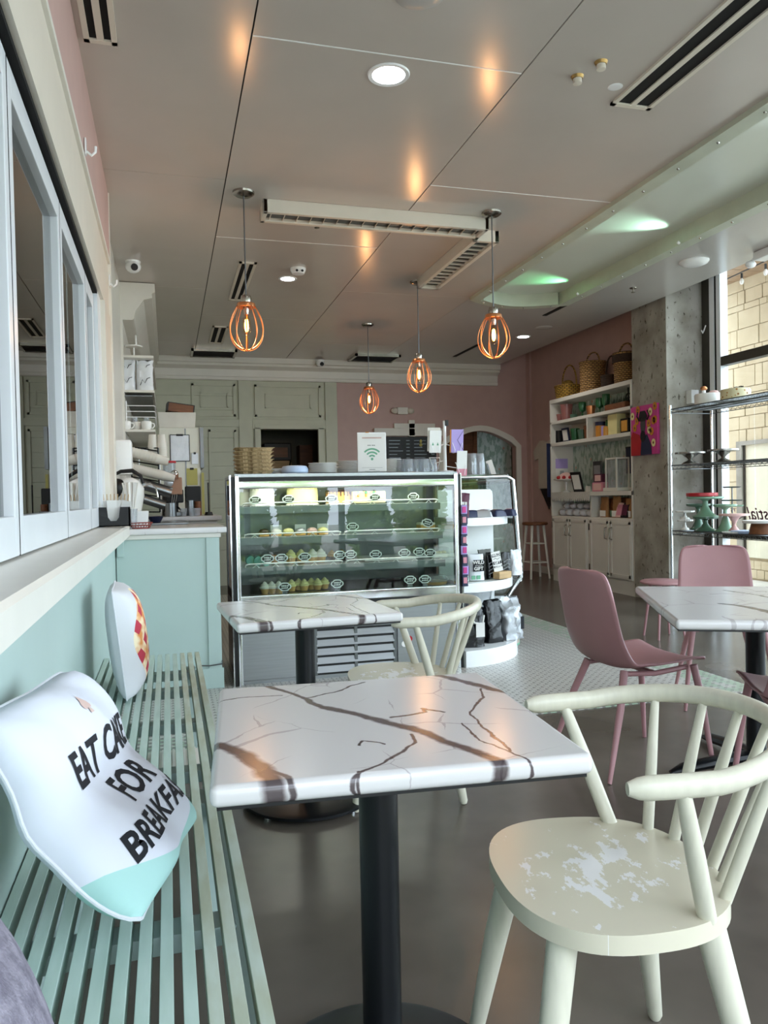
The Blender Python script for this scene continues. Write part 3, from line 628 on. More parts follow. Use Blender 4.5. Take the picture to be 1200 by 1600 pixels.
def shrub(x, y, r, h, label, seed):
    t = thing('garden_shrub', label, 'shrub', (x, y, -.12)); rn = random.Random(seed)
    G().tube([(0, 0, 0), (.03, 0, h*.4)], [.06, .03]).obj('stem', 'bark', t)
    g = G()
    for i in range(2200):
        u = Vector((rn.gauss(0, 1), rn.gauss(0, 1), rn.gauss(0, 1))).normalized()*(rn.random()**.3)
        c = Vector((u.x*r, u.y*r*.7, u.z*h*.5+h*.5)); a = Vector((rn.gauss(0, 1), rn.gauss(0, 1), rn.gauss(0, 1))).normalized()*.085; b = a.orthogonal().normalized()*.05
        g.bm.faces.new([g.bm.verts.new(c+v) for v in (a, b, -a, -b)])
    g.obj('foliage', 'leaf_light' if seed % 2 else 'leaf', t, smooth=False, kind='stuff')
for i_, (x_, y_, r_, h_, l_) in enumerate(((1.55, -5.2, .35, 1.5, 'leftmost'), (2.7, -6.2, .55, 2.4, 'second'), (3.9, -5.3, .45, 1.4, 'third'), (5.2, -6.0, .6, 2.2, 'fourth'), (6.6, -5.6, .6, 1.8, 'rightmost'))):
    shrub(x_, y_, r_, h_, 'leafy shrub outside the front window, %s of five' % l_, 40+i_)
# ================================================================== CEILING FITTINGS
def slot_diffuser(x0, x1, y0, y1, label, n=2):
    t = thing('slot_diffuser', label, 'air vent', ((x0+x1)/2, (y0+y1)/2, ZC)); hx, hy = (x1-x0)/2, (y1-y0)/2
    g = G().bb(-hx, -hx+.022, -hy, hy, -.012, 0).bb(hx-.022, hx, -hy, hy, -.012, 0).bb(-hx, hx, -hy, -hy+.025, -.012, 0).bb(-hx, hx, hy-.025, hy, -.012, 0)
    g.obj('frame', 'cream_paint', t)
    if n == 2: G().bb(-.014, .014, -hy+.02, hy-.02, -.010, 0).obj('divider', 'cream_paint', t)
    G().bb(-hx+.02, hx-.02, -hy+.02, hy-.02, -.003, -.0005).obj('slot', 'black_gap', t)
slot_diffuser(2.14, 2.36, 0.2, 3.36, 'long twin slot air diffuser at the top right of the ceiling')
slot_diffuser(-.285, -.155, 0.9, 3.41, 'twin slot air diffuser beside the pink wall at top left')
slot_diffuser(.60, .74, 6.27, 7.47, 'twin slot air diffuser behind the left pendant lamp')
slot_diffuser(.52, .69, 8.65, 9.55, 'short twin slot air diffuser near the back left grille')
def black_slot(x, y0, y1, label):
    G().bb(-.025, .025, y0-y1, 0, -.006, 0, bev=.002).obj('slot_vent', 'black_gap', loc=(x, y1, ZC), label=label, cat='air vent')
black_slot(3.94, 6.3, 7.5, 'thin black ceiling slot past the rounded cove end'); black_slot(3.93, 3.6, 5.18, 'thin black ceiling slot along the right side of cove'); black_slot(3.85, 9.1, 9.95, 'thin black ceiling slot near the back pink wall')
def grille(x0, x1, y0, y1, label):
    t = thing('ceiling_grille', label, 'air vent', ((x0+x1)/2, (y0+y1)/2, ZC)); hx, hy = (x1-x0)/2, (y1-y0)/2
    G().bb(-hx, -hx+.03, -hy, hy, -.03, 0).bb(hx-.03, hx, -hy, hy, -.03, 0).bb(-hx, hx, -hy, -hy+.03, -.03, 0).bb(-hx, hx, hy-.03, hy, -.03, 0).obj('frame', 'nickel', t)
    G().bb(-hx+.02, hx-.02, -hy+.02, hy-.02, -.004, -.001).obj('backing', 'black_gap', t)
    n = 6
    for i in range(n): G().box((0, -hy+.05+(2*hy-.1)*(i+.5)/n, -.016), (2*hx-.06, .03, .004), rot=Matrix.Rotation(R(35), 3, 'X')).obj('louvre', 'steel_dark', t)
grille(.33, .90, 9.95, 10.42, 'louvred return air grille at back left of ceiling'); grille(2.45, 3.08, 9.95, 10.42, 'louvred return air grille at back middle of ceiling')
def linear_diffuser(p0, p1, w, label):
    t = thing('linear_air_bar', label, 'air vent', (p0[0], p0[1], ZC)); d = Vector((p1[0]-p0[0], p1[1]-p0[1], 0)); L = d.length
    t.rotation_euler = (0, 0, math.atan2(d.y, d.x)); h = w/2
    G().bb(0, L, -h, -h+.035, -.085, 0, bev=.004).bb(0, L, h-.035, h, -.085, 0, bev=.004).bb(0, .03, -h, h, -.085, 0, bev=.004).bb(L-.03, L, -h, h, -.085, 0, bev=.004).obj('housing', 'cream_paint', t)
    G().bb(.02, L-.02, -h+.02, h-.02, -.06, 0).obj('dark_slot', 'steel_dark', t)
    n = int(L/.09)
    for i in range(n): G().box((.06+(L-.12)*i/(n-1), 0, -.066), (.004, w-.07, .022), rot=Matrix.Rotation(R(30), 3, 'Y')).obj('vane', 'cream_paint', t)
linear_diffuser((.63, 5.03), (2.18, 5.03), .2, 'white linear air bar crossing the ceiling between two pendants')
linear_diffuser((2.26, 5.16), (2.26, 6.46), .2, 'white linear air bar with vanes running away from the camera')
def downlight(x, y, label, power, col, r=.075):
    t = thing('downlight', label, 'ceiling light', (x, y, ZC))
    G().lathe([(r, -.004), (r+.018, -.006), (r+.022, 0), (r, 0)], n=28).obj('trim', 'white_gloss', t)
    G().lathe([(0, -.003), (r, -.003), (r, 0), (0, 0)], n=28).obj('lens', 'downlight_glow', t)
    light('downlight_lamp', 'SPOT', (0, 0, -.03), power, col, t, size=.07, rot=(0, 0, 0), spot=R(150), blend=.6)
downlight(1.01, 3.37, 'bright lit recessed downlight at the top centre of ceiling', 12, (.85, .9, 1)); downlight(1.05, 6.68, 'lit recessed downlight beside the smoke detector', 22, (1, .95, .86), .06); downlight(4.21, 8.56, 'lit recessed downlight above the white shelf unit', 22, (1, .95, .86), .07)
def disc(x, y, r, h, label, name, cat, mt='white_gloss'):
    return G().lathe([(0, -h), (r*.6, -h), (r*.9, -h*.6), (r, -h*.2), (r, 0), (0, 0)], n=24).obj(name, mt, loc=(x, y, ZC), label=label, cat=cat)
disc(.97, 2.80, .1, .012, 'flat round ceiling speaker at the very top edge', 'ceiling_speaker', 'speaker', 'ceiling_cool')
disc(4.27, 5.49, .12, .035, 'white oval ceiling dome right of the cove near the window', 'ceiling_speaker', 'speaker')
disc(4.22, 8.05, .1, .01, 'flat pale round ceiling speaker past the cove end', 'ceiling_speaker', 'speaker', 'ceiling_cool')
disc(2.08, 3.22, .035, .004, 'flat white cover plate on the ceiling beside two brass caps', 'cover_plate', 'cover plate')
for x_, y_, l_ in ((1.90, 3.05, 'right brass capped ceiling plug of the pair'), (1.857, 3.18, 'left brass capped ceiling plug of the pair')):
    t = thing('ceiling_plug', l_, 'ceiling plug', (x_, y_, ZC)); G().lathe([(0, -.012), (.024, -.012), (.03, 0), (0, 0)]).obj('collar', 'brass', t); G().lathe([(0, -.035), (.02, -.033), (.02, -.012), (0, -.012)]).obj('cap', 'cream_paint', t)
def dome_cam(x, y, z, label):
    t = thing('security_camera', label, 'security camera', (x, y, z)); G().lathe([(0, -.02), (.055, -.02), (.06, 0), (0, 0)]).obj('mount', 'white_gloss', t)
    G().ball((0, -.01, -.045), (.062, .062, .05)).obj('body', 'white_gloss', t); G().cyl((.01, -.045, -.055), (.014, -.075, -.066), .03, .026).obj('lens', 'black', t)
dome_cam(-.22, 6.45, ZC, 'white dome security camera near the left wall'); dome_cam(2.06, 10.42, ZC-.02, 'small dome security camera above the back moulding')
t = thing('smoke_detector', 'white smoke detector above the middle downlight', 'smoke detector', (1.09, 6.37, ZC)); G().lathe([(0, -.05), (.05, -.045), (.065, -.015), (.065, 0), (0, 0)]).obj('housing', 'white_gloss', t)
for s in (-.02, .025): G().cyl((s, -.056, -.03), (s, -.066, -.034), .01).obj('port', 'black', t)
for x_, y_, l_ in ((1.04, 5.27, 'small metal sprinkler head in front of the air bar'), (4.25, 6.33, 'small metal sprinkler head near the concrete column')):
    t = thing('sprinkler_head', l_, 'sprinkler', (x_, y_, ZC)); G().lathe([(0, -.006), (.03, -.006), (.034, 0), (0, 0)]).obj('escutcheon', 'nickel', t); G().cyl((0, 0, -.006), (0, 0, -.04), .006).lathe([(0, -.044), (.018, -.042), (.018, -.04), (0, -.04)]).obj('head', 'nickel', t)
t = thing('exit_lamp', 'white emergency lamp unit at the right edge of ceiling', 'emergency light', (4.65, 5.05, ZC)); G().box((0, 0, -.035), (.12, .28, .07), bev=.012).obj('box', 'white_gloss', t); G().ball((-.06, .16, -.09), (.045, .035, .03)).cyl((-.04, .15, -.05), (-.06, .16, -.085), .012).obj('lamp_head', 'white_gloss', t)
# pendants
def whisk_pendant(x, y, label):
    t = thing('pendant_lamp', label, 'pendant lamp', (x, y, ZC), group='copper whisk pendant lamps')
    G().lathe([(0, -.028), (.05, -.024), (.066, -.012), (.068, 0), (0, 0)], n=28).obj('canopy', 'nickel', t)
    G().cyl((0, 0, -.02), (0, 0, -.64), .0045, n=8).obj('cord', 'steel_dark', t)
    G().lathe([(0, -.64), (.03, -.642), (.034, -.66), (.03, -.685), (0, -.685)], n=18).obj('socket_cap', 'nickel', t)
    G().lathe([(.02, -.683), (.055, -.69), (.058, -.70), (.058, -.715), (.05, -.718), (.02, -.71)], n=24).obj('collar_ring', 'copper_wire', t)
    for k in range(10):
        a = 2*math.pi*k/10+.15; pts = []
        for j in range(21):
            u = math.sin(math.pi/2*j/20)
            rr_ = .052+.056*math.sin(math.pi/2*min(1, u/.55)) if u < .55 else .108*math.sqrt(max(0, 1-((u-.55)/.45)**2))
            rr_ = max(rr_, .004); z = -.70-(.285 if k % 2 == 0 else .278)*u; pts.append((rr_*math.cos(a+.12*u), rr_*math.sin(a+.12*u), z))
        G().tube(pts, .0032, 6).obj('whisk_wire', 'copper_wire', t)
    G().lathe([(0, -.70), (.018, -.70), (.018, -.745), (.014, -.76), (0, -.76)], n=14).obj('lamp_holder', 'nickel', t)
    b = G().lathe([(.013, -.758), (.016, -.775), (.026, -.80), (.029, -.84), (.026, -.87), (.012, -.888), (0, -.89)], n=18).obj('bulb', 'bulb_glass', t)
    G().lathe([(0, -.785), (.009, -.79), (.013, -.82), (.012, -.85), (.006, -.866), (0, -.868)], n=12).obj('filament', 'bulb_glow', b)
    light('bulb_lamp', 'POINT', (0, 0, -.91), 5, (1, .5, .2), t, size=.02)
whisk_pendant(.50, 4.86, 'copper whisk pendant lamp on the left'); whisk_pendant(2.16, 4.84, 'copper whisk pendant lamp on the right, largest beside the cove'); whisk_pendant(2.19, 6.54, 'copper whisk pendant lamp second from the right, behind the vane bar'); whisk_pendant(2.18, 8.27, 'smallest farthest copper whisk pendant lamp above the wifi sign')
# ================================================================== BENCH AND CUSHIONS
ZB = .43
bn = thing('slatted_bench', 'long mint green slatted bench along the left wall', 'bench', (-.0875, 2.2, 0))
for i in range(13):
    x_ = XL+.014+.0345*i+.0875
    G().bb(x_-.0105, x_+.0105, -1.75, 1.65, ZB-.038, ZB, bev=.0015).obj('slat', 'mint_bench_worn' if i in (10, 11, 12) else 'mint_bench', bn)
for y_ in (-1.25, -.75, -.15, .1, .6, 1.1, 1.42): G().bb(-.18, .19, y_-.03, y_+.03, ZB-.075, ZB-.04, bev=.002).obj('cross_rail', 'mint', bn)
for y_ in (-1.55, -.1, 1.5):
    for x_ in (-.17, .17): G().bb(x_-.022, x_+.022, y_-.022, y_+.022, 0, ZB-.04, bev=.003).obj('leg', 'mint', bn)
G().bb(.165, .2, -1.5, 1.45, ZB-.10, ZB-.045, bev=.002).obj('apron', 'mint', bn)
fr = thing('floor_register', 'white ribbed floor vent seen through bench slats', 'floor vent', (-.06, 3.45, 0))
G().box((0, 0, .02), (.34, .3, .04), bev=.005).obj('frame', 'white_paint', fr)
for i in range(14): G().box((-.15+.023*i, 0, .045), (.008, .26, .012)).obj('rib', 'white_paint', fr)

def pillow_pt(u, v, s, Wd, Ht, T, pinch=.06, back=.45):
    """u,v in -1..1; s=+1 front, -1 back; local x across, z up, y out"""
    e = max(0, (1-abs(u)**3))*max(0, (1-abs(v)**3))
    x = Wd/2*u*(1-pinch*(1-v*v)*abs(u)**3); z = Ht/2*v*(1-pinch*(1-u*u)*abs(v)**3)
    k = 1-.07*abs(u)**5*abs(v)**5      # rounded corners
    return Vector((x*k, s*T/2*e**.5*(1 if s > 0 else back), z*k))
def pillow_mesh(Wd, Ht, T, bend=None, n=30, sides=(1, -1)):
    g = G()
    for s in sides:
        def f(a, b, s=s):
            p = pillow_pt(a*2-1, b*2-1, s, Wd, Ht, T); return bend(p, a*2-1, b*2-1) if bend else p
        g.grid(f, n, n)
    bmesh.ops.remove_doubles(g.bm, verts=g.bm.verts[:], dist=.0008); return g
def seam(Wd, Ht, bend=None, r=.0035):
    pts = []
    for k in range(80):
        t = k/20; a = t % 1*2-1
        u, v = ((a, -1), (1, a), (-a, 1), (-1, -a))[int(t) % 4]
        p = pillow_pt(u, v, 1, Wd, Ht, .0); pts.append(bend(p, u, v) if bend else p)
    return G().tube(pts, r, 6, closed=True)
# 1: lettered cushion leaning on the wall; x local = along the wall (+Y world), y local = out of the wall
PW, PH, PT = .46, .46, .18
def sag(p, u, v):
    # slumps: middle creased, lower edge bulging outwards onto the bench
    q = Vector(p); q.y += .05*max(0, -v)**2*1.0 - .03*math.exp(-((v-.1)/.22)**2)*(1-.5*abs(u)) + .006*math.sin(7*u+3*v)
    q.z += .03*max(0, -v)**2
    return q
pil = thing('scatter_cushion', 'white cushion lettered EAT CAKE FOR BREAKFAST with mint lower edge', 'cushion')
def pm_two(name):
    mt = bpy.data.materials.new(name); mt.use_nodes = True; nt = mt.node_tree; L = nt.links.new
    b = nt.nodes['Principled BSDF']; b.inputs['Roughness'].default_value = .9
    tc = nt.nodes.new('ShaderNodeTexCoord'); sx = nt.nodes.new('ShaderNodeSeparateXYZ'); L(tc.outputs['Object'], sx.inputs[0])
    n = nt.nodes.new('ShaderNodeTexNoise'); n.inputs['Scale'].default_value = 5; L(tc.outputs['Object'], n.inputs['Vector'])
    # printed mint field: below a shallow arc
    xx = nt.nodes.new('ShaderNodeMath'); xx.operation = 'MULTIPLY'; L(sx.outputs[0], xx.inputs[0]); L(sx.outputs[0], xx.inputs[1])
    ma = nt.nodes.new('ShaderNodeMath'); ma.operation = 'MULTIPLY_ADD'; L(xx.outputs[0], ma.inputs[0]); ma.inputs[1].default_value = 1.6; ma.inputs[2].default_value = -.165
    lt = nt.nodes.new('ShaderNodeMath'); lt.operation = 'LESS_THAN'; L(sx.outputs[2], lt.inputs[0]); L(ma.outputs[0], lt.inputs[1])
    d = nt.nodes.new('ShaderNodeMix'); d.data_type = 'RGBA'; L(lt.outputs[0], d.inputs[0]); d.inputs[6].default_value = lin('cfd1db'); d.inputs[7].default_value = lin('9fc6c1')
    L(d.outputs[2], b.inputs['Base Color'])
    n2 = nt.nodes.new('ShaderNodeTexNoise'); n2.inputs['Scale'].default_value = 7; n2.inputs['Detail'].default_value = 2; L(tc.outputs['Object'], n2.inputs['Vector'])
    bp = nt.nodes.new('ShaderNodeBump'); bp.inputs['Strength'].default_value = .5; bp.inputs['Distance'].default_value = .03; L(n2.outputs['Fac'], bp.inputs['Height']); L(bp.outputs[0], b.inputs['Normal'])
    MATS[name] = mt
pm_two('lettered_cotton')
pillow_mesh(PW, PH, PT, sag).obj('cover', 'lettered_cotton', pil, ang=80)
seam(PW, PH, sag).obj('piping', 'white_fabric', pil)
def on_pillow(bm, Wd, Ht, T, bend, lift=.0015):
    for it in range(4):
        es = [e for e in bm.edges if e.calc_length() > .012]
        if not es: break
        bmesh.ops.subdivide_edges(bm, edges=es, cuts=1); bmesh.ops.triangulate(bm, faces=bm.faces[:])
    for v in bm.verts:
        u, w = v.co.x/(Wd/2), v.co.y/(Ht/2)
        p = bend(pillow_pt(max(-1, min(1, u)), max(-1, min(1, w)), 1, Wd, Ht, T), u, w)
        v.co = p + Vector((0, lift, .0))
for txt, sz, uy in (('EAT CAKE', .082, .055), ('FOR', .082, -.025), ('BREAKFAST', .080, -.105)):
    bm = text_bm(txt, sz, .0022, extrude=0); bmesh.ops.translate(bm, verts=bm.verts[:], vec=(0, uy, 0))
    for v in bm.verts: v.co.x *= .84
    on_pillow(bm, PW, PH, PT, sag); g = G(); g.bm.free(); g.bm = bm; g.obj('lettering', 'ink', pil, smooth=False, label='black capital lettering')
bm = bmesh.new(); sp = [(0, .022), (.006, .012), (.014, .002), (.015, -.006), (.009, -.011), (.003, -.008), (.007, -.02), (-.007, -.02), (-.003, -.008), (-.009, -.011), (-.015, -.006), (-.014, .002), (-.006, .012)]
bm.faces.new([bm.verts.new((a*1.1-.005, b*1.1+.145, 0)) for a, b in sp]); bmesh.ops.triangulate(bm, faces=bm.faces[:]); on_pillow(bm, PW, PH, PT, sag)
g = G(); g.bm.free(); g.bm = bm; g.obj('spade_emblem', 'beige_ink', pil, smooth=False, label='pale pink spade emblem')
def orient(o, c, tilt, yaw=0, roll=0):
    # proper rotation: local x -> +Y, local z -> up, local y -> -X ; front face (+y) must look to +X, so turn by 180 about z
    o.matrix_world = Matrix.Translation(c) @ Matrix.Rotation(yaw, 4, 'Z') @ Matrix.Rotation(R(-90), 4, 'Z') @ Matrix.Rotation(tilt, 4, 'X') @ Matrix.Rotation(roll, 4, 'Y')
# local x maps to -Y here, so mirror the design across x by rebuilding it with negative x
for ch in pil.children:
    for v in ch.data.vertices: v.co.x = -v.co.x
    ch.data.flip_normals()
orient(pil, (-.152, 1.50, ZB+.205), R(32), yaw=R(-11), roll=R(-2))
pp = thing('scatter_cushion', 'white cushion printed with a red lattice pie', 'cushion')
PW2, PH2, PT2 = .43, .43, .20
pillow_mesh(PW2, PH2, PT2, None, sides=(1,)).obj('printed_front', 'pie_print', pp, ang=80)
pillow_mesh(PW2, PH2, PT2, None, sides=(-1,)).obj('plain_back', 'white_fabric', pp, ang=80)
seam(PW2, PH2, None, .003).obj('piping', 'white_fabric', pp)
orient(pp, (-.19, 3.15, ZB+.212), R(6), yaw=R(2))
gb = thing('throw_cushion', 'grey heathered fabric cushion at the bottom left corner', 'cushion')
pillow_mesh(.46, .46, .2).obj('cover', 'grey_fabric', gb, ang=80); seam(.46, .46).obj('piping', 'grey_fabric', gb)
orient(gb, (-.165, .52, ZB+.225), R(12))

# ================================================================== TABLES
TU = (0.375, 1.417); TA = R(-5)
def tl(px, py):
    p = W(px, py, z=.75); d = Vector((p.x-TU[0], p.y-TU[1], 0)); d.rotate(Matrix.Rotation(-TA, 3, 'Z')); return (d.x, d.y)
VE = [([(405, 1068), (440, 1080), (470, 1090), (510, 1104)], .010), ([(510, 1104), (545, 1113), (600, 1128), (640, 1136)], .014), ([(640, 1136), (700, 1158), (760, 1180), (805, 1197)], .014),
      ([(320, 1158), (345, 1165), (375, 1178)], .016), ([(375, 1178), (405, 1198), (420, 1215), (428, 1238)], .022), ([(405, 1198), (445, 1215), (465, 1236)], .008),
      ([(532, 1232), (545, 1214), (575, 1200), (600, 1186), (640, 1170), (655, 1160), (645, 1148)], .005), ([(560, 1205), (575, 1222), (580, 1235)], .004),
      ([(655, 1050), (700, 1058), (735, 1067)], .012), ([(735, 1067), (765, 1076), (810, 1084)], .012), ([(750, 1075), (752, 1090), (735, 1112), (770, 1150), (795, 1172)], .004),
      ([(605, 1122), (640, 1118), (665, 1112), (660, 1106), (690, 1112)], .006), ([(343, 1096), (390, 1090), (432, 1088)], .003), ([(470, 1090), (520, 1082), (570, 1066)], .004), ([(720, 1130), (760, 1160), (800, 1175), (880, 1200)], .003), ([(560, 1165), (570, 1158), (600, 1162)], .003)]
marble('marble', [([tl(*p) for p in pts], w) for pts, w in VE])
marble('marble_counter', [])
def cafe_table(name, label, c, ang, sx, sy, base='disc', base_off=(0, 0), rb=.25):
    t = thing(name, label, 'table', (c[0], c[1], 0), ang)
    G().box((0, 0, .733), (sx, sy, .034), bev=.012, seg=3).obj('tabletop', 'marble', t, ang=60)
    G().box((0, 0, .714), (sx-.02, sy-.02, .006)).obj('under_edge', 'black', t)
    bx, by = base_off
    G().box((bx, by, .706), (.3, .3, .012)).obj('mounting_plate', 'black_metal', t)
    if base == 'disc':
        G().cyl((bx, by, .03), (bx, by, .70), .0375, n=28).obj('post', 'black_metal', t)
        G().lathe([(0, .012), (rb-.01, .012), (rb, .018), (rb, .028), (rb-.02, .036), (.12, .045), (.06, .055), (.05, .075), (.055, .085), (.055, .095), (.04, .105), (0, .105)], (bx, by, 0), n=48).obj('base_disc', 'black_metal', t)
        for k in range(4): G().lathe([(0, 0), (.014, 0), (.014, .008), (.006, .012), (0, .012)], (bx+(rb-.03)*math.cos(k*1.57+.6), by+(rb-.03)*math.sin(k*1.57+.6), 0), n=10).obj('levelling_foot', 'chrome', t)
    else:
        G().cyl((bx, by, .05), (bx, by, .70), .038, n=28).obj('post', 'black_metal', t)
        for k in range(4):
            a = R(base)+k*math.pi/2; d = Vector((math.cos(a), math.sin(a), 0))
            G().tube([Vector((bx, by, .06)), Vector((bx, by, .05))+d*.15, Vector((bx, by, .03))+d*.33, Vector((bx, by, .016))+d*.39], [.035, .034, .03, .012], 10, flat=.7).obj('base_arm', 'black_metal', t)
    return t
cafe_table('cafe_table', 'square marble topped table in the foreground with black pedestal', TU, TA, .605, .605)
cafe_table('cafe_table', 'marble topped pedestal table in front of the display case', (.497, 2.935), R(3), .60, .60)
cafe_table('cafe_table', 'marble topped table with pink chairs at the right edge', (2.28, 2.32), R(-26), 1.1, .93, base=200, base_off=(-.09, .33))

# ================================================================== CREAM SPINDLE CHAIRS
def windsor(label, c, face):
    t = thing('spindle_chair', label, 'chair', (c[0], c[1], 0), face)     # local -Y is the front
    def outline(s=1.0):
        pts = []
        for k in range(80):
            a = 2*math.pi*k/80; cx, sy_ = math.cos(a), math.sin(a); e = 2.5
            r = (abs(cx)**e+abs(sy_)**e)**(-1/e); wv = .226-.010*sy_
            x, y = r*cx*wv, r*sy_*.205
            pts.append((x*s, y*s))
        return pts
    st_ = G().prism(outline(), .425, .458, bev=.010).obj('seat', 'worn_seat', t, ang=70)
    for sx_ in (-1, 1):
        for sy_ in (-1, 1):
            G().tube([(sx_*.135, sy_*.13, .43), (sx_*.165, sy_*.165, .25), (sx_*.205, sy_*.205, .012), (sx_*.206, sy_*.206, .002)], [.027, .024, .0155, .011], 18).obj('leg', 'wood_cream', t)
    def rail(a):   # a from -1 (left arm tip) to 1 (right arm tip); bow over the back, straight arms
        sg = 1 if a >= 0 else -1
        if abs(a) <= .7: th = a/.7*R(90); return Vector((.255*math.sin(th), .085+.232*math.cos(th), .706+.034*math.cos(th)))
        t_ = (abs(a)-.7)/.3; return Vector((sg*.255*(1-.03*t_*t_), .085-.15*t_, .706-.002*t_))
    pts = [rail(-1+2*i/60) for i in range(61)]; rs = [.0165]*61; rs[0] = rs[-1] = .009; rs[1] = rs[-2] = .0145
    G().tube(pts, rs, 14, flat=1.2).obj('back_rail', 'wood_cream', t, ang=60)
    for bx_, by_, a, r in ((.19, .10, .82, .0145), (.142, .162, .43, .0105), (.087, .19, .238, .0105), (.03, .203, .08, .0105)):
        for sg in (-1, 1):
            p0, p1 = Vector((sg*bx_, by_, .452)), rail(sg*a); p1.z -= .010
            G().tube([p0, p0.lerp(p1, .5), p1], [r*1.1, r*1.1, r*.82], 12).obj('spindle', 'wood_cream', t)
    return t
f1 = math.atan2(.137, -.99)+R(90)
windsor('cream painted spindle back chair with scuffed seat in the foreground', (.78, 1.285), f1)
windsor('cream painted spindle back chair behind the foreground table', (.876, 2.935), f1)

# ================================================================== PINK SHELL CHAIRS
def shell_chair(label, c, face):
    t = thing('shell_chair', label, 'chair', (c[0], c[1], 0), face)       # local -Y front
    prof = [(-.225, .438), (-.20, .449), (-.14, .447), (-.05, .437), (.05, .428), (.12, .43), (.165, .45), (.195, .50), (.215, .57), (.232, .66), (.25, .75), (.268, .83), (.272, .845)]
    def sm(i):
        f = i*(len(prof)-1); k = min(int(f), len(prof)-2); u = f-k
        P0, P1, P2, P3 = (Vector(prof[max(0, min(len(prof)-1, k+d))]) for d in (-1, 0, 1, 2))
        return .5*((2*P1)+(P2-P0)*u+(2*P0-5*P1+4*P2-P3)*u*u+(3*P1-P0-3*P2+P3)*u**3)
    def f(a, b):
        p = sm(a); v = b*2-1; s = a
        hw = .215 if s < .45 else .215-.02*(s-.45)
        if s < .06: hw *= (.86+.14*(s/.06)**.5)
        if s > .5: hw *= 1-.10*((s-.5)/.5)
        if s > .8: hw *= max(.1, 1-((s-.8)/.2)**3*.5)
        curl = (.022+.03*math.exp(-((s-.47)/.15)**2))*abs(v)**2.6
        y, z = p
        up = min(1, max(0, (s-.35)/.25))
        return Vector((hw*v, y-curl*up*1.0, z+curl*(1-up)))
    g = G().grid(f, 46, 22); o = g.obj('shell', 'pink_plastic', t, ang=80)
    md = o.modifiers.new('thickness', 'SOLIDIFY'); md.thickness = .009; md.offset = 0
    G().tube([(-.15, -.17, .42), (-.16, 0, .41), (-.13, .13, .413)], .011, 10).tube([(.15, -.17, .42), (.16, 0, .41), (.13, .13, .413)], .011, 10).tube([(-.158, 0, .41), (.158, 0, .41)], .011, 10).obj('under_frame', 'pink_plastic', t)
    for sx_ in (-1, 1):
        G().tube([(sx_*.175, -.185, .432), (sx_*.195, -.205, .30), (sx_*.225, -.24, .002)], [.016, .0145, .009], 12).obj('leg', 'pink_plastic', t)
        G().tube([(sx_*.13, .13, .425), (sx_*.17, .18, .28), (sx_*.215, .27, .002)], [.017, .0155, .009], 12).obj('leg', 'pink_plastic', t)
    return t
def face_dir(x, y): return math.atan2(y, x)+R(90)
shell_chair('pink plastic shell chair seen from behind, left of the right table', (1.93, 2.93), face_dir(1, .06))
shell_chair('pink plastic shell chair facing the camera behind the right table', (2.93, 3.57), face_dir(-.5, -.87))
shell_chair('pink plastic shell chair cut off by the right edge', (2.19, 2.19), face_dir(.45, .89))
ps = thing('round_stool', 'low pink round stool beyond the right table by the window', 'stool', (3.80, 5.30, 0))
G().lathe([(0, .43), (.17, .43), (.18, .437), (.18, .447), (.17, .455), (0, .458)], n=28).obj('seat', 'pink_plastic', ps)
for k in range(4): G().tube([(.1*math.cos(k*1.57+.7), .1*math.sin(k*1.57+.7), .43), (.16*math.cos(k*1.57+.7), .16*math.sin(k*1.57+.7), 0)], [.013, .009], 10).obj('leg', 'pink_plastic', ps)
# bar stool at the back
bs = thing('bar_stool', 'white bar stool with brown wooden seat against the pink wall', 'stool', (4.88, 9.66, 0))
G().lathe([(0, .735), (.165, .735), (.175, .745), (.175, .765), (.165, .775), (0, .775)], n=28).obj('seat', 'wood_brown', bs)
lg = []
for k in range(4):
    a = k*math.pi/2+.78; p0, p1 = Vector((.12*math.cos(a), .12*math.sin(a), .74)), Vector((.20*math.cos(a), .20*math.sin(a), 0)); lg.append((p0, p1)); G().tube([p0, p1], [.02, .015], 12).obj('leg', 'white_paint', bs)
for k in range(4):
    for u in (.35, .7): G().cyl(lg[k][0].lerp(lg[k][1], u), lg[(k+1) % 4][0].lerp(lg[(k+1) % 4][1], u), .009, n=8).obj('rung', 'white_paint', bs)

# ================================================================== MINT COUNTER
ct = thing('service_counter', 'mint panelled service counter end with marble top', 'counter', (0, 4.86, 0))
G().bb(-.305, .30, 0, .6, 0, .965).obj('body', 'mint', ct); G().bb(.22, .30, -.012, 0, .1, .965, bev=.003).obj('corner_board', 'mint', ct)
G().bb(-.305, .31, -.015, 0, 0, .13, bev=.004).obj('base_board', 'mint', ct); G().bb(-.30, -.26, -.03, 0, .84, .965, bev=.004).obj('bracket', 'mint', ct); G().bb(-.305, .31, -.02, .01, .94, .968, bev=.003).obj('top_rail', 'white_paint', ct)
G().bb(-.33, .345, -.045, .6, .968, 1.005, bev=.006).obj('countertop', 'marble_counter', ct)
tp = thing('power_cable', 'thin grey cable along the mint counter base board', 'cable', (.16, 4.835, .155)); G().tube([(0, 0, 0), (.06, 0, -.006), (.14, 0, .0), (.14, .02, .02)], .004, 6).obj('cord', 'steel_dark', tp)
bc = thing('back_counter', 'marble topped back counter holding the coffee machines', 'counter', (0, 7.0, 0))
G().bb(-.35, .42, 0, 1.0, 0, .99).obj('body', 'white_paint', bc); G().bb(-.355, .46, -.03, 1.0, .99, 1.03, bev=.004).obj('countertop', 'marble_counter', bc)

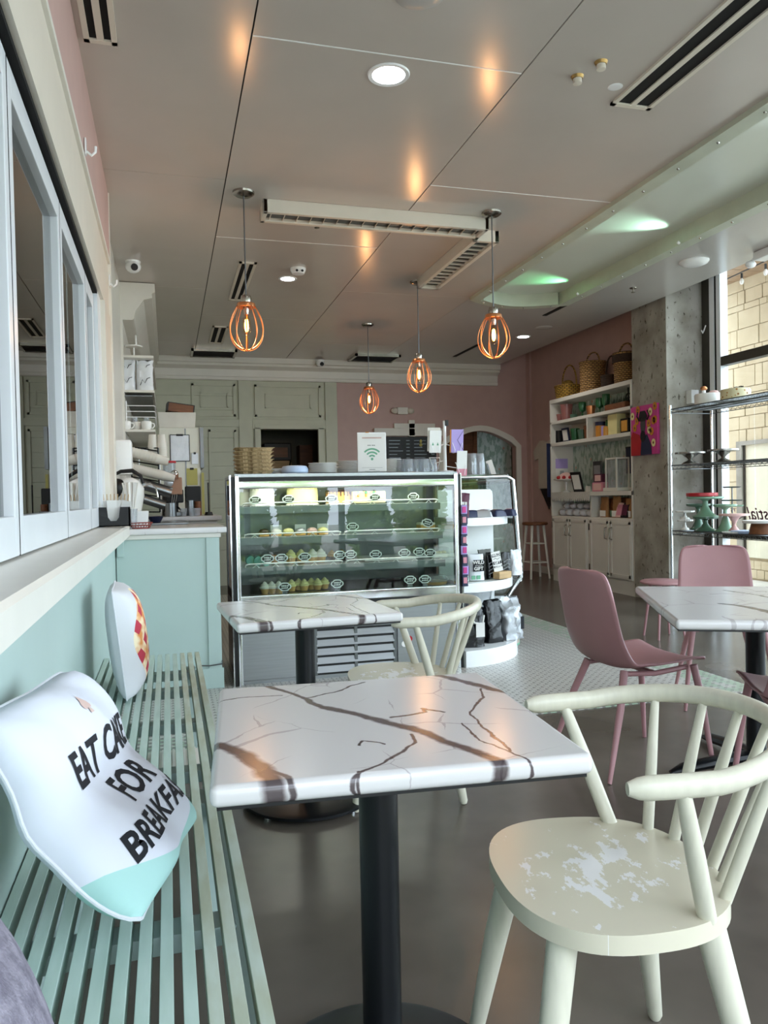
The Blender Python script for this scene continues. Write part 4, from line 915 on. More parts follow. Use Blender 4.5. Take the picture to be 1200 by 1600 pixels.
# ================================================================== DISPLAY CASE
DX0, DX1, DY = .40, 1.88, 4.85
dc = thing('display_case', 'glass fronted pastry display case with steel base', 'display case', (0, DY, 0))
G().bb(DX0, DX1, .02, .78, 0, .50).obj('base_body', 'steel', dc)
G().bb(DX0+.01, .86, 0, .02, .03, .46, bev=.003).obj('base_door', 'steel', dc)
G().bb(1.44, DX1-.01, 0, .02, .03, .46, bev=.003).obj('base_door', 'steel', dc)
lv = G().bb(.89, 1.42, .004, .02, .03, .40).obj('grille_backing', 'black', dc)
for i in range(6): G().box((1.155, -.002, .065+.057*i), (.52, .006, .042), rot=Matrix.Rotation(R(-22), 3, 'X')).obj('louvre', 'steel', dc)
for a_, b_ in ((1.145, 1.165), (.88, .90), (1.41, 1.43)): G().bb(a_, b_, -.008, .006, .03, .40).obj('grille_bar', 'steel_dark', dc)
G().bb(DX0, DX1, -.012, .05, .505, .565, bev=.006).obj('sill_rail', 'chrome', dc); G().bb(DX0, DX1, 0, .05, .47, .505).obj('shadow_gap', 'black', dc)
G().bb(DX0, DX1, .05, .78, .50, .555).obj('deck', 'black', dc)
G().bb(DX0, DX1, .72, .78, .55, 1.30).obj('back_doors', 'steel_dark', dc)
G().bb(DX0, DX1, -.005, .80, 1.305, 1.33, bev=.004).obj('top_panel', 'steel', dc); G().bb(DX0, DX1, -.012, .03, 1.235, 1.285, bev=.008).obj('top_rail', 'chrome', dc); G().bb(DX0, DX1, .0, .05, 1.285, 1.305).obj('top_gap', 'black', dc)
for x_ in (DX0, DX1):
    s = 1 if x_ == DX0 else -1
    G().bb(x_, x_+s*.028, -.014, .03, 0 if s < 0 else .0, 1.32, bev=.006).obj('corner_post', 'chrome', dc)
    G().bb(x_-s*.022, x_-s*.002, -.005, .06, 0, 1.31).obj('edge_gasket', 'black', dc)
    G().bb(x_-s*.03, x_-s*.02, .0, .02, 0, 1.32).obj('edge_strip', 'chrome', dc)
    G().bb(x_+s*.004, x_+s*.010, .03, .72, .55, 1.30).obj('side_glass', 'case_glass', dc)
    G().bb(x_, x_+s*.02, .74, .8, 0, 1.31).obj('rear_post', 'steel', dc)
G().bb(DX0+.028, DX1-.028, -.004, .002, .56, 1.24).obj('front_glass', 'case_glass', dc)
G().cyl((DX0+.06, .07, 1.268), (DX1-.06, .07, 1.268), .014, n=10).obj('light_tube', 'case_tube', dc)
G().bb(DX0+.04, DX1-.04, .05, .3, 1.283, 1.30).obj('light_hood', 'white_gloss', dc)
SHZ = [.735, .925, 1.125]
for z_, d0 in zip(SHZ, (.10, .14, .18)):
    G().bb(DX0+.04, DX1-.06, d0+.01, .70, z_-.012, z_-.004).obj('shelf_tray', 'white_gloss', dc)
    G().bb(DX0+.04, DX1-.06, d0-.002, d0+.004, z_-.05, z_-.004).obj('shelf_strip', 'steel_dark', dc)
    for x0, x1 in ((DX0+.07, 1.10), (1.13, DX1-.08)):
        w = G().tube([(x0, d0+.05, z_-.006), (x0, d0-.004, z_+.015), (x0+.02, d0-.01, z_+.02), (x1-.02, d0-.01, z_+.02), (x1, d0-.004, z_+.015), (x1, d0+.05, z_-.006)], .0045, 6); n = 5
        for k in range(n):
            xx = x0+(x1-x0)*(k+.5)/n; w.tube([(xx-.02, d0-.006, z_-.004), (xx, d0-.01, z_+.014), (xx+.02, d0-.006, z_-.004)], .003, 5)
        w.obj('wire_guard', 'white_gloss', dc)
light('case_lamp', 'AREA', (1.14, .16, 1.262), 4.5, (1, .97, .9), dc, size=.3); dcl = bpy.data.lights['case_lamp']; dcl.shape = 'RECTANGLE'; dcl.size = 1.3; dcl.size_y = .05
# stickers on the right base door
for (px, py, mt_, l_) in ((653, 988, 'amber', 'oval yellow sticker on the right steel door'), (640, 998, 'red', 'round red and blue sticker on the right steel door'), (632, 1006, 'paper', 'white sticker on the right steel door')):
    p = W(px, py, y=DY-.001); G().lathe([(0, 0), (.02, 0), (.02, .001), (0, .001)], n=18, M=Matrix.Rotation(R(90), 3, 'X')).obj('door_sticker', mt_, loc=(p.x, DY-.001, p.z), label=l_, cat='sticker')

# ================================================================== CURVED WHITE CORNER SHELVES
EU = thing('corner_shelf', 'white curved corner shelf unit beside the display case', 'shelf', (1.91, 5.42, 0))
def quarter(rx, ry, x0=0): return [(x0, 0)] + [(x0+rx*math.sin(math.pi/2*k/16), -ry*math.cos(math.pi/2*k/16)) for k in range(17)]
G().prism(quarter(.60, .60), 0, .115, bev=.006).obj('plinth', 'white_gloss', EU, ang=50)
G().prism(quarter(.57, .58), .505, .57, bev=.006).obj('shelf_board', 'white_gloss', EU, ang=50); G().prism(quarter(.55, .50), .955, 1.01, bev=.006).obj('shelf_board', 'white_gloss', EU, ang=50)
G().prism([(.02, .115), (.46, .115), (.46, 1.17), (.455, 1.195), (.44, 1.21), (.02, 1.21)], -.04, -.02, 'y').obj('back_panel', 'white_gloss', EU)
G().prism(quarter(.5, .5), .571, .574).obj('glass_mat', 'case_glass', EU)
sc2 = thing('serving_case', 'second glass serving case with chrome frame past the corner shelves', 'display case', (1.93, 5.48, 0))
G().bb(0, .62, .02, 2.2, 0, .38).obj('base', 'steel', sc2)
sl_ = [(.0, 1.30), (.64, 1.31), (.70, .50), (.58, .40)]
G().tube([(.03, 0, 1.30), (.60, 0, 1.31), (.655, 0, 1.28), (.71, 0, .52), (.60, 0, .38)], .018, 10).obj('end_frame', 'chrome', sc2)
G().bb(0, .62, 0, .8, 1.29, 1.325, bev=.006).obj('top_panel', 'chrome', sc2)
G().tube([(.66, 0, 1.27), (.66, 2.2, 1.27)], .016, 8).tube([(.705, 0, .5), (.705, 2.2, .5)], .016, 8).obj('side_rail', 'chrome', sc2)
G().prism([(.03, 1.29), (.63, 1.29), (.69, .5), (.57, .40), (.03, .40)], .005, .01, 'y').obj('end_glass', 'case_glass', sc2)
G().prism([(.65, 1.27), (.655, 1.27), (.70, .5), (.695, .5)], .01, 2.2, 'y').obj('side_glass', 'case_glass', sc2)
G().bb(.05, .6, .05, 2.1, .82, .83).obj('inner_shelf', 'case_glass', sc2); G().bb(0, .02, .02, 2.2, .38, 1.29).obj('rear_panel', 'black', sc2)

# ================================================================== WHITE SHELF UNIT (RIGHT)
CX, CY0, CY1 = 4.95, 7.43, 9.32
cb = thing('shelf_cabinet', 'tall white shelf unit with four cupboard doors and floral back', 'shelf unit', (CX, CY0, 0)); D = .34; LY = CY1-CY0
def cbx(name, x0, x1, y0, y1, z0, z1, mt='white_paint', par=cb, bev=.003): return G().bb(x0, x1, y0, y1, z0, z1, bev=bev).obj(name, mt, par)
cbx('back_panel', D-.012, D, 0, LY, .9, 2.4, 'wallpaper', bev=0)
for y0 in (0, LY-.03): cbx('side_panel', 0, D-.012, y0, y0+.03, .87, 2.36)
for z0, z1 in ((2.36, 2.41), (2.08, 2.12), (1.79, 1.835), (1.13, 1.18)): cbx('shelf_board', 0, D-.012, 0, LY, z0, z1)
cbx('niche_back', D-.03, D-.011, .03, LY-.03, 1.84, 2.08, 'cream_paint'); cbx('divider', 0, D-.03, .93, .96, 1.835, 2.08); cbx('divider', .02, D-.012, .9, .93, .87, 1.13)
cbx('lower_body', .01, D, 0, LY, .16, .87); cbx('plinth', .02, D, 0, LY, 0, .16)
for i, (a, b) in enumerate(((.02, .46), (.465, .90), (.965, 1.40), (1.405, 1.84))):
    d = cbx('door', -.012, .01, a, b, .18, .85); 
    g = G(); w = .03
    g.bb(-.018, -.011, a+.02, b-.02, .2, .2+w).bb(-.018, -.011, a+.02, b-.02, .83-w, .83).bb(-.018, -.011, a+.02, a+.02+w, .2, .83).bb(-.018, -.011, b-.02-w, b-.02, .2, .83); g.obj('door_moulding', 'white_paint', d)
    hy = b-.05 if i % 2 == 0 else a+.05
    G().tube([(-.012, hy, .62), (-.045, hy, .63), (-.045, hy, .75), (-.012, hy, .76)], .007, 8).obj('handle', 'nickel', d)
for y_ in (.93, 1.86):
    for z_ in (.75, .26): cbx('hinge', -.006, .0105, y_-.008, y_+.008, z_-.04, z_+.04, 'dark_bronze')

# ================================================================== WIRE RACK
RX0, RX1, RY0, RY1 = 4.60, 5.06, 4.5, 6.28
rk = thing('wire_rack', 'chrome wire shelving rack holding cake stands by the window', 'shelving rack', (RX0, RY0, 0)); LX, LYr = RX1-RX0, RY1-RY0
for x_ in (0, LX):
    for y_ in (0, LYr): G().cyl((x_, y_, .02), (x_, y_, 1.98), .0127, n=12).lathe([(0, 0), (.02, .004), (.02, .02), (0, .02)], (x_, y_, 0), n=10).obj('post', 'chrome', rk)
for z_ in (1.94, 1.41, .79):
    g = G()
    for x_ in (0, LX): g.cyl((x_, 0, z_), (x_, LYr, z_), .005, n=6).cyl((x_, 0, z_-.035), (x_, LYr, z_-.035), .004, n=6)
    for y_ in (0, LYr): g.cyl((0, y_, z_), (LX, y_, z_), .005, n=6).cyl((0, y_, z_-.035), (LX, y_, z_-.035), .004, n=6)
    g.obj('shelf_frame', 'steel_dark', rk)
    n = 56; g = G()
    for k in range(n): g.tube([(0, LYr*(k+.5)/n, z_), (LX, LYr*(k+.5)/n, z_)], .0022, 4)
    g.tube([(LX*.33, 0, z_-.004), (LX*.33, LYr, z_-.004)], .004, 5).tube([(LX*.66, 0, z_-.004), (LX*.66, LYr, z_-.004)], .004, 5); g.obj('shelf_wires', 'steel_dark', rk)
    for x_ in (0, LX):
        zz_ = [(x_, LYr*k/60, z_-(.035 if k % 2 else 0)) for k in range(61)]; G().tube(zz_, .0025, 4).obj('truss_wire', 'steel_dark', rk)
# ================================================================== ON TOP OF THE DISPLAY CASE
ZT = 1.331
def at(px, y, z): p = W(px, 760, y=y); return (p.x, y, z)
def tray_mesh():
    g = G(); n = 4
    for (w0, w1, z0, z1) in ((.19, .235, 0, .02), (.235, .25, .02, .024)): pass
    g.prism([(-.10, -.09), (.10, -.09), (.12, -.07), (.12, .07), (.10, .09), (-.10, .09), (-.12, .07), (-.12, -.07)], .0, .022)
    for v in g.bm.verts:
        if v.co.z < .01: v.co.x *= .86; v.co.y *= .86
    g.prism([(-.125, -.095), (.125, -.095), (.128, .095), (-.125, .098)], .0221, .0245)
    for k in range(3): g.bb(-.075+.06*k, -.045+.06*k, -.087, -.075, .002, .02)
    return g.mesh('pulp_tray', 'pulp')
tm = tray_mesh()
for k in range(7):
    place('pulp_tray', tm, loc=(W(397, 738, y=5.08).x+random.uniform(-.004, .004), 5.08, ZT+.0246*k), rz=random.uniform(-.03, .03), label='brown moulded pulp tray in the stack on the case top', cat='tray', group='stacked pulp trays')
bm_ = G().lathe([(0, 0), (.025, 0), (.045, .018), (.05, .03), (.047, .03), (.04, .018), (.02, .006), (0, .006)]).mesh('bowl', 'white_ceramic')
for k in range(2): place('bowl', bm_, loc=(W(430, 738, y=5.2).x, 5.2, ZT+.012*k+.0), label='small white bowl nested beside the pulp trays', cat='bowl', group='small white bowls')
G().lathe([(0, .004), (.08, 0), (.09, .012), (.09, .035), (.078, .052), (.05, .056), (0, .056)], n=36).obj('round_cover', 'blue_lid', loc=at(461, 5.08, ZT), label='pale blue round lid lying on the case top', cat='cover')
def plate_mesh(r): return G().lathe([(0, 0), (r*.55, 0), (r*.6, .002), (r, .011), (r, .0135), (r*.6, .0065), (0, .005)], n=32).mesh('plate', 'white_ceramic')
for (px, y_, n, r, l_) in ((505, 5.12, 8, .097, 'left of the three stacks'), (545, 5.20, 10, .082, 'half behind the wifi sign'), (611, 5.16, 11, .075, 'right of the wifi sign')):
    pm_ = plate_mesh(r)
    for k in range(n): place('plate', pm_, loc=(at(px, y_, 0)[0]+random.uniform(-.004, .004), y_, ZT+.0085*k), label='white plate in the stack ' + l_, cat='plate', group='plates stacked ' + l_)
# wifi sign
c = at(582, 4.98, ZT); ws = thing('counter_sign', 'white acrylic sign with green wifi symbol on the display case', 'sign', c, R(-6))
G().box((0, 0, .135), (.195, .012, .27), bev=.003).obj('holder', 'white_gloss', ws); G().box((0, .03, .005), (.195, .08, .008), bev=.002).obj('foot', 'plastic_clear', ws)
G().box((0, -.0075, .135), (.185, .002, .255)).obj('sheet', 'paper', ws)
g = G()
for r0, r1 in ((.018, .029), (.040, .051), (.062, .073)):
    a0, a1 = R(42), R(138); n = 14
    for k in range(n):
        p, q = a0+(a1-a0)*k/n, a0+(a1-a0)*(k+1)/n
        g.prism([(r0*math.cos(p), r0*math.sin(p)), (r1*math.cos(p), r1*math.sin(p)), (r1*math.cos(q), r1*math.sin(q)), (r0*math.cos(q), r0*math.sin(q))], -.0095, -.0088, 'y')
g.lathe([(0, 0), (.009, 0), (.009, .0007), (0, .0007)], (0, -.0088, 0), n=14, M=Matrix.Rotation(R(90), 3, 'X'))
g.xf(Matrix.Translation((0, 0, .092))); g.obj('wifi_symbol', 'green_card', ws, label='green wifi symbol')
g = G()
for x_ in (-.024, -.012, .004, .016): g.bb(x_-.005, x_+.005, -.0095, -.0088, .181, .185)
g.bb(-.07, .07, -.0095, -.0088, .0335, .0345).bb(-.02, .02, -.0095, -.0088, .021, .0235).bb(-.05, .05, -.0095, -.0088, .011, .012); g.obj('small_print', 'ink', ws)
G().bb(-.065, .065, -.0095, -.0088, .228, .238).obj('faded_heading', 'beige_ink', ws); G().box((-.03, -.005, .27), (.022, .016, .006)).obj('tape', 'amber', ws)
# clear cups
cm = G().lathe([(.043, 0), (.0435, .004), (.034, .085), (.036, .09), (.033, .094), (0, .094), (0, .0925), (.032, .0925), (.033, .085), (.042, .002)], n=24).mesh('clear_cup', 'clear_cup')
for k, (px, y_) in enumerate(((628, 5.10), (638, 5.04), (651, 5.06), (663, 5.03), (675, 5.06), (632, 5.2), (645, 5.18), (658, 5.18), (671, 5.18))):
    place('clear_cup', cm, loc=at(px, y_, ZT), label='clear plastic cup upside down between plates and card rack', cat='cup', group='upside down clear cups')
for (px, l_) in ((738, 'left stack of nested clear cups on the serving case'), (750, 'right stack of nested clear cups on the serving case')):
    p = at(px, 5.62, 1.326)
    for k in range(7): place('clear_cup', cm, loc=(p[0], p[1], p[2]+.0125*k), label='clear plastic cup nested in the ' + l_.split(' of')[0] + ' on the serving case', cat='cup', group=l_)
# card spinner
cs = thing('card_rack', 'white wire greeting card spinner at the right end of case', 'card rack', (1.84, 4.97, ZT))
G().cyl((0, 0, 0), (0, 0, .35), .011, n=14).lathe([(0, 0), (.06, 0), (.06, .006), (.015, .012), (0, .012)]).obj('pole', 'white_gloss', cs); G().box((.012, -.01, .335), (.022, .02, .04), bev=.003).obj('top_block', 'black', cs)
for (x_, y_, z_) in ((-.085, -.03, .13), (.075, -.03, .13), (.09, -.06, -.02), (-.06, .05, .02)):
    g = G()
    for s in (-.035, .035): g.tube([(x_+s, y_, z_+.08), (x_+s, y_-.02, z_+.06), (x_+s*.6, y_-.022, z_+.02), (x_+s*.6, y_-.02, z_), (x_+s*.6, y_+.02, z_)], .002, 5)
    g.tube([(x_-.04, y_, z_+.08), (x_+.04, y_, z_+.08)], .002, 5).tube([(x_, y_, z_+.04), (0, 0, z_+.06)], .003, 5); g.obj('card_pocket', 'white_gloss', cs)
def card(x, y, z, w, h, mt, label, rz=0, tilt=6, deco=None):
    t = thing('greeting_card', label, 'card', (1.84+x, 4.97+y, ZT+z), rz); t.rotation_euler = (R(tilt), 0, rz)
    G().box((0, 0, h/2), (w, .003, h)).obj('sheet', mt, t)
    if deco: deco(t, w, h)
def flap(t, w, h): G().tube([(w*.48, -.002, h*.95), (0, -.003, h*.55), (w*.48, -.002, h*.12)], .0012, 4).obj('envelope_flap', 'navy', t)
def trees_(t, w, h):
    g = G()
    for x_ in (-.018, .018): g.prism([(x_-.008, .05), (x_+.008, .05), (x_, .07)], -.003, -.002, 'y')
    g.obj('printed_trees', 'green_card', t)
def pinkfoot(t, w, h): G().bb(-w/2, w/2, -.004, -.0018, 0, h*.28).obj('pink_band', 'rose_card', t)
card(-.085, -.036, .13, .088, .15, 'paper', 'white greeting card with small green trees on card rack', rz=.1, deco=trees_); card(-.092, -.030, .14, .09, .16, 'cup_paper', 'plain beige card behind the tree card', rz=-.05)
card(.075, -.036, .13, .088, .158, 'lavender', 'lavender envelope with curved flap on card rack', rz=0, deco=flap); card(.028, -.034, .13, .012, .155, 'orange_card', 'narrow orange card edge beside the lavender envelope')
card(.092, -.068, -.03, .075, .17, 'paper', 'white lined card with pink lower band hanging low', rz=.05, deco=pinkfoot)
p = at(771, 5.65, 1.326); t = thing('folded_leaflet', 'white folded leaflet leaning on the serving case', 'leaflet', p); t.rotation_euler = (0, R(-17), R(-20))
G().box((0, 0, .06), (.05, .012, .12)).obj('sheets', 'paper', t); G().box((-.02, -.009, .05), (.012, .003, .1)).obj('dark_stripe', 'steel_dark', t)

# ================================================================== INSIDE THE DISPLAY CASE
def cake(px, y, z, r, h, mt, label, top=None, drip=False):
    t = thing('layer_cake', label, 'cake', at(px, y, z))
    G().lathe([(0, 0), (r*1.08, 0), (r*1.08, .006), (0, .006)], n=28).obj('board', 'white_gloss', t)
    G().lathe([(0, .006), (r, .006), (r*1.01, h*.5), (r, h-.006), (r-.006, h), (0, h)], n=36).obj('sponge', mt, t)
    if top:
        for k in range(14):
            a = 2*math.pi*k/14; G().lathe([(0, .022), (.006, .016), (.014, .006), (.015, 0), (0, 0)], ((r-.018)*math.cos(a), (r-.018)*math.sin(a), h-.001), n=10).obj('piped_swirl', top, t)
    if drip:
        g = G().lathe([(0, h+.003), (r-.004, h+.003), (r+.002, h-.004), (r+.002, h-.012), (0, h-.012)], n=36)
        for k in range(20):
            a = 2*math.pi*k/20; l = random.uniform(.01, .035); g.tube([(r*math.cos(a), r*math.sin(a), h-.008), ((r+.003)*math.cos(a), (r+.003)*math.sin(a), h-.01-l)], [.005, .004], 6)
        g.obj('chocolate_drip', 'chocolate', t)
    return t
z1, z2, z3, z0 = SHZ[2], SHZ[1], SHZ[0], .556
cake(380, 5.30, z1, .055, .10, 'cake_white', 'small white iced cake in the left corner of top shelf', 'cake_white')
cake(409, 5.20, z1, .082, .105, 'cake_white', 'tall white iced cake on the top shelf', 'cake_white')
cake(472, 5.20, z1, .105, .11, 'cake_yellow', 'pale yellow iced cake with piped rim on top shelf', 'frost_yellow')
cake(528, 5.21, z1, .085, .095, 'cake_caramel', 'caramel cake with chocolate drip on top shelf', None, True)
t = thing('sheet_cake', 'cream sheet cake decorated with tiny carrots on top shelf', 'cake', at(573, 5.2, z1)); G().box((0, 0, .045), (.235, .14, .08), bev=.008).obj('sponge', 'cake_yellow', t)
for k in range(3):
    x_ = -.08+.055*k; c_ = G().lathe([(0, 0), (.008, .004), (.006, .02), (0, .024)], (x_, -.072, .045), n=8).obj('icing_carrot', 'orange_card', t); G().ball((x_, -.074, .075), (.01, .006, .01), 8, 6).obj('carrot_top', 'green_card', c_)
def cupcake(x, y, z, frost, label, group, s=1.0, cup='sponge'):
    t = thing('cupcake', label, 'cupcake', (x, y, z), group=group)
    G().lathe([(0, 0), (.022*s, 0), (.031*s, .035*s), (0, .035*s)], n=20, wave=None).obj('cake_cup', cup, t)
    G().lathe([(0, .034*s), (.034*s, .034*s), (.036*s, .044*s), (.026*s, .052*s), (.028*s, .06*s), (.016*s, .068*s), (.012*s, .076*s), (0, .084*s)], n=20).obj('icing', frost, t)
# second shelf: row of iced biscuits with picture cards behind
for k, (px, f, l) in enumerate(((411, 'chocolate', 'dark iced round biscuit, first in the second shelf row'), (430, 'cake_white', 'cream filled biscuit, second in the second shelf row'), (449, 'frost_yellow', 'yellow swirled biscuit, third in the second shelf row'), (468, 'silver_bag', 'grey iced biscuit, fourth in the second shelf row'), (486, 'frost_pink', 'pink swirled biscuit, fifth in the second shelf row'), (503, 'frost_yellow', 'yellow iced biscuit, last in the second shelf row'))):
    t = thing('iced_biscuit', l, 'biscuit', at(px, 5.07, z2)); G().lathe([(0, 0), (.034, 0), (.036, .01), (.034, .02), (0, .02)], n=20).obj('biscuit', 'sponge', t); G().lathe([(0, .02), (.034, .02), (.036, .03), (.028, .042), (.014, .048), (0, .05)], n=20).obj('icing', f, t)
    if k % 2 == 1 or k == 3: place('picture_card', G().box((0, 0, .035), (.075, .002, .07)).mesh('picture_card', 'paper'), loc=at(px, 5.13, z2), label='white picture card behind the %s iced biscuit' % ORD[k], cat='card')
t = thing('cake_slice_box', 'clear box with layered cake slice on right of second shelf', 'cake slice', at(664, 5.22, z2)); G().box((0, 0, .02), (.11, .1, .035), bev=.004).obj('slice', 'sponge', t); G().box((0, 0, .045), (.11, .1, .016), bev=.004).obj('cream', 'cake_white', t)
# third shelf
for k, px in enumerate((388, 400, 412)):
    t = thing('roll_cake', ['mint cream roll at the left end of third shelf', 'mint cream roll second from left on third shelf', 'mint cream roll third from left behind price tag'][k], 'roll cake', at(px, 5.15-.05*k, z3)); G().cyl((0, -.06, .03), (0, .06, .03), .03, n=20).obj('roll', 'frost_mint', t)
t = thing('filled_eclair', 'golden pastry between the mint rolls and yellow cakes', 'pastry', at(425, 5.2, z3)); G().ball((0, 0, .03), (.04, .07, .03)).obj('pastry', 'amber', t)
for k, (px, f) in enumerate(((452, 'frost_yellow'), (468, 'frost_yellow'), (486, 'cake_white'), (499, 'cake_white'))): cupcake(at(px, 0, 0)[0] if False else at(px, 5.1, 0)[0], 5.1, z3, f, ['yellow frosted cake, left one on the third shelf', 'yellow frosted cake, right one on the third shelf', 'cream frosted cake, left one on the third shelf', 'cream frosted cake, right one on the third shelf'][k], 'frosted cakes on the third shelf', 1.15)
for k, px in enumerate((516, 532, 546)): cupcake(at(px, 5.2, 0)[0], 5.2, z3, 'sponge', ['small brown muffin, left of three on third shelf', 'small brown muffin, middle of three on third shelf', 'small brown muffin, right of three on third shelf'][k], 'muffins on the third shelf', .9, 'chocolate')
t = thing('pastry_tray', 'low white tray on the right part of third shelf', 'tray', at(600, 5.12, z3)); G().box((0, 0, .012), (.36, .26, .02), bev=.004).obj('tray', 'paper', t)
t = thing('pastry_box', 'clear domed box of pastries at right of third shelf', 'pastry box', at(684, 5.1, z3)); G().box((0, 0, .015), (.13, .12, .028), bev=.006).obj('base', 'cake_white', t); G().box((0, 0, .045), (.125, .115, .055), bev=.015).obj('dome', 'clear_cup', t)
for k in range(3): G().ball((-.035+.035*k, 0, .035), (.02, .03, .012), 10, 6).obj('pastry', 'frost_yellow', t)
# deck
dk = [(410, 5.0), (421, 5.0), (432, 5.0), (452, 5.06), (463, 5.1), (472, 5.06), (483, 5.1), (493, 5.06), (504, 5.1)]
for k, (px, y_) in enumerate(dk): cupcake(at(px, y_, 0)[0], y_, z0, 'cake_white' if k < 3 else 'frost_yellow', '%s pale cupcake from the left on the bottom deck' % ORD[k], 'cupcakes on the bottom deck', .95)
t = thing('pie_dome', 'clear domed pie box at the right of bottom deck', 'pie box', at(676, 5.06, z0)); G().lathe([(0, 0), (.085, 0), (.09, .02), (0, .02)], n=24).obj('pie', 'sponge', t); G().lathe([(.092, .018), (.094, .04), (.08, .06), (0, .065), (0, .063), (.078, .058), (.091, .038)], n=24, wave=(12, .02, .07)).obj('dome', 'clear_cup', t)
# price tags
def tag_outline(w, h): return [(-w*.5, 0), (-w*.45, h*.22), (-w*.33, h*.3), (-w*.26, h*.46), (-w*.1, h*.5), (w*.1, h*.5), (w*.26, h*.46), (w*.33, h*.3), (w*.45, h*.22), (w*.5, 0), (w*.45, -h*.22), (w*.33, -h*.3), (w*.26, -h*.46), (w*.1, -h*.5), (-w*.1, -h*.5), (-w*.26, -h*.46), (-w*.33, -h*.3), (-w*.45, -h*.22)]
m_rim = G().prism(tag_outline(.086, .056), 0, .002, 'y').mesh('rim', 'white_gloss', smooth=False); m_face = G().prism(tag_outline(.070, .040), -.001, .0005, 'y').mesh('face', 'black', smooth=False)
g = G(); rn = random.Random(5)
for r_ in range(2):
    x_ = -.022
    while x_ < .02: l = rn.uniform(.004, .01); g.bb(x_, x_+l, -.0018, -.0009, .002-.013*r_, .0085-.013*r_+rn.uniform(0, .003)); x_ += l+.002
m_txt = g.mesh('chalk_writing', 'white_gloss', smooth=False)
m_foot = G().bb(-.016, .016, 0, .002, -.06, -.026).mesh('stand', 'plastic_clear', smooth=False)
rows = (('top shelf', 5.018, [(399, 781), (451, 780), (518, 779), (586, 777), (646, 776)]), ('second shelf', 4.975, [(551, 823), (668, 817)]), ('third shelf', 4.935, [(418, 873), (440, 872), (476, 870), (531, 867), (548, 866), (587, 866), (632, 864), (655, 862), (672, 864)]), ('bottom deck', 4.90, [(445, 917), (527, 912), (641, 906), (664, 905)]))
for rn_, y_, ps_ in rows:
    for k, (px, py) in enumerate(ps_):
        p = W(px, py, y=y_); t = thing('price_tag', 'black oval chalk price tag, %s from left on the %s' % (ORD[k], rn_), 'price tag', p, R(random.uniform(-5, 5)), group='price tags in the display case')
        if rn_ == 'second shelf' and k == 1: t.rotation_euler = (0, R(15), 0)
        place('rim', m_rim, t); place('face', m_face, t); place('chalk_writing', m_txt, t)
        if rn_ == 'bottom deck': place('stand', m_foot, t)

# ================================================================== ON THE CURVED CORNER SHELVES
def bag_mesh(w, d, h, mt, crumple=.006, top=.35, seed=0, fold=True):
    """stand-up bag: boxy at foot, pinched flat at the top"""
    g = G(); rn = random.Random(seed); n = 20; rows_ = 10
    V = []
    for j in range(rows_+1):
        u = j/rows_; dd = d*(1-u**2.2*(1-.06)); ww = w*(1-.04*math.sin(math.pi*u)+.03*(u > .9)); ring = []
        for k in range(n):
            a = 2*math.pi*k/n; c_, s_ = math.cos(a), math.sin(a); r = (abs(c_)**4+abs(s_)**4)**-.25
            ring.append(g.bm.verts.new((r*c_*ww/2+rn.uniform(-1, 1)*crumple*.5, r*s_*dd/2+rn.uniform(-1, 1)*crumple, u*h+(rn.uniform(-1, 1)*crumple if 0 < j else 0))))
        V.append(ring)
    for j in range(rows_):
        for k in range(n): g.bm.faces.new((V[j][k], V[j][(k+1) % n], V[j+1][(k+1) % n], V[j+1][k]))
    g.bm.faces.new(V[0]); g.bm.faces.new(V[-1]); return g.mesh('bag_body', mt, ang=60)
def bag(px, py, y, w, d, h, mt, label, rz=0, tilt=0, crumple=.004, seed=0, z=None, name='coffee_bag', cat='bag'):
    p = W(px, py, y=y); t = thing(name, label, cat, (p.x, y, z)); t.rotation_euler = (0, R(tilt), rz); place('bag_body', bag_mesh(w, d, h, mt, crumple, seed=seed), t); return t
ZS1, ZS0 = .576, .117
def wild(t, h, w, mt='ink', panel=True):
    d = -w*.34
    if panel: G().prism([(-w*.36, h*.36), (w*.36, h*.36), (w*.36, h*.80), (-w*.36, h*.80)], d*1.0-.012, d-.010, 'y').obj('printed_panel', 'ink', t)
    for s, zf in (('WILD', .70), ('GIFT', .46)): lettering(s, w*.30, 'paper' if panel else 'ink', facing((0, d-.0125, h*zf), '-y'), t, bold=.001)
    G().tube([(-w*.25, d-.012, h*.57), (-w*.1, d-.012, h*.60), (0, d-.012, h*.565), (w*.12, d-.012, h*.60), (w*.25, d-.012, h*.57)], .0015, 4).obj('script_line', 'paper' if panel else 'ink', t)
t = bag(744, 904, 4.97, .11, .06, .18, 'white_bag', 'white coffee bag reading WILD GIFT on the middle corner shelf', z=ZS1, seed=1); wild(t, .18, .11)
G().bb(-.048, -.02, -.0365, -.033, .008, .035).bb(-.01, .018, -.0365, -.033, .008, .035).obj('green_badges', 'green_card', t)
t = bag(723, 906, 4.95, .08, .05, .14, 'white_bag', 'second white coffee bag half hidden at the left of middle shelf', z=ZS1, seed=2); G().bb(-.0, .036, -.031, -.028, .05, .10).obj('printed_panel', 'ink', t)
G().bb(-.02, .03, -.0305, -.028, .008, .03).obj('green_badges', 'green_card', t)
bag(757, 892, 5.12, .11, .07, .20, 'grey_bag', 'grey coffee bag behind the white WILD GIFT bag', z=ZS1, seed=3, rz=.2)
def stripes(t, w, h, d):
    g = G()
    for k in range(4): g.tube([(-w*.4, -d*.5-.002, h*(.15+.16*k)), (0, -d*.5-.004, h*(.25+.16*k)), (w*.4, -d*.5-.002, h*(.2+.18*k))], .003, 5)
    g.obj('silver_stripes', 'silver_bag', t)
t = bag(768, 892, 5.08, .08, .05, .18, 'black_bag', 'black striped coffee bag left of the wooden block', z=ZS1, seed=4); stripes(t, .08, .16, .05)
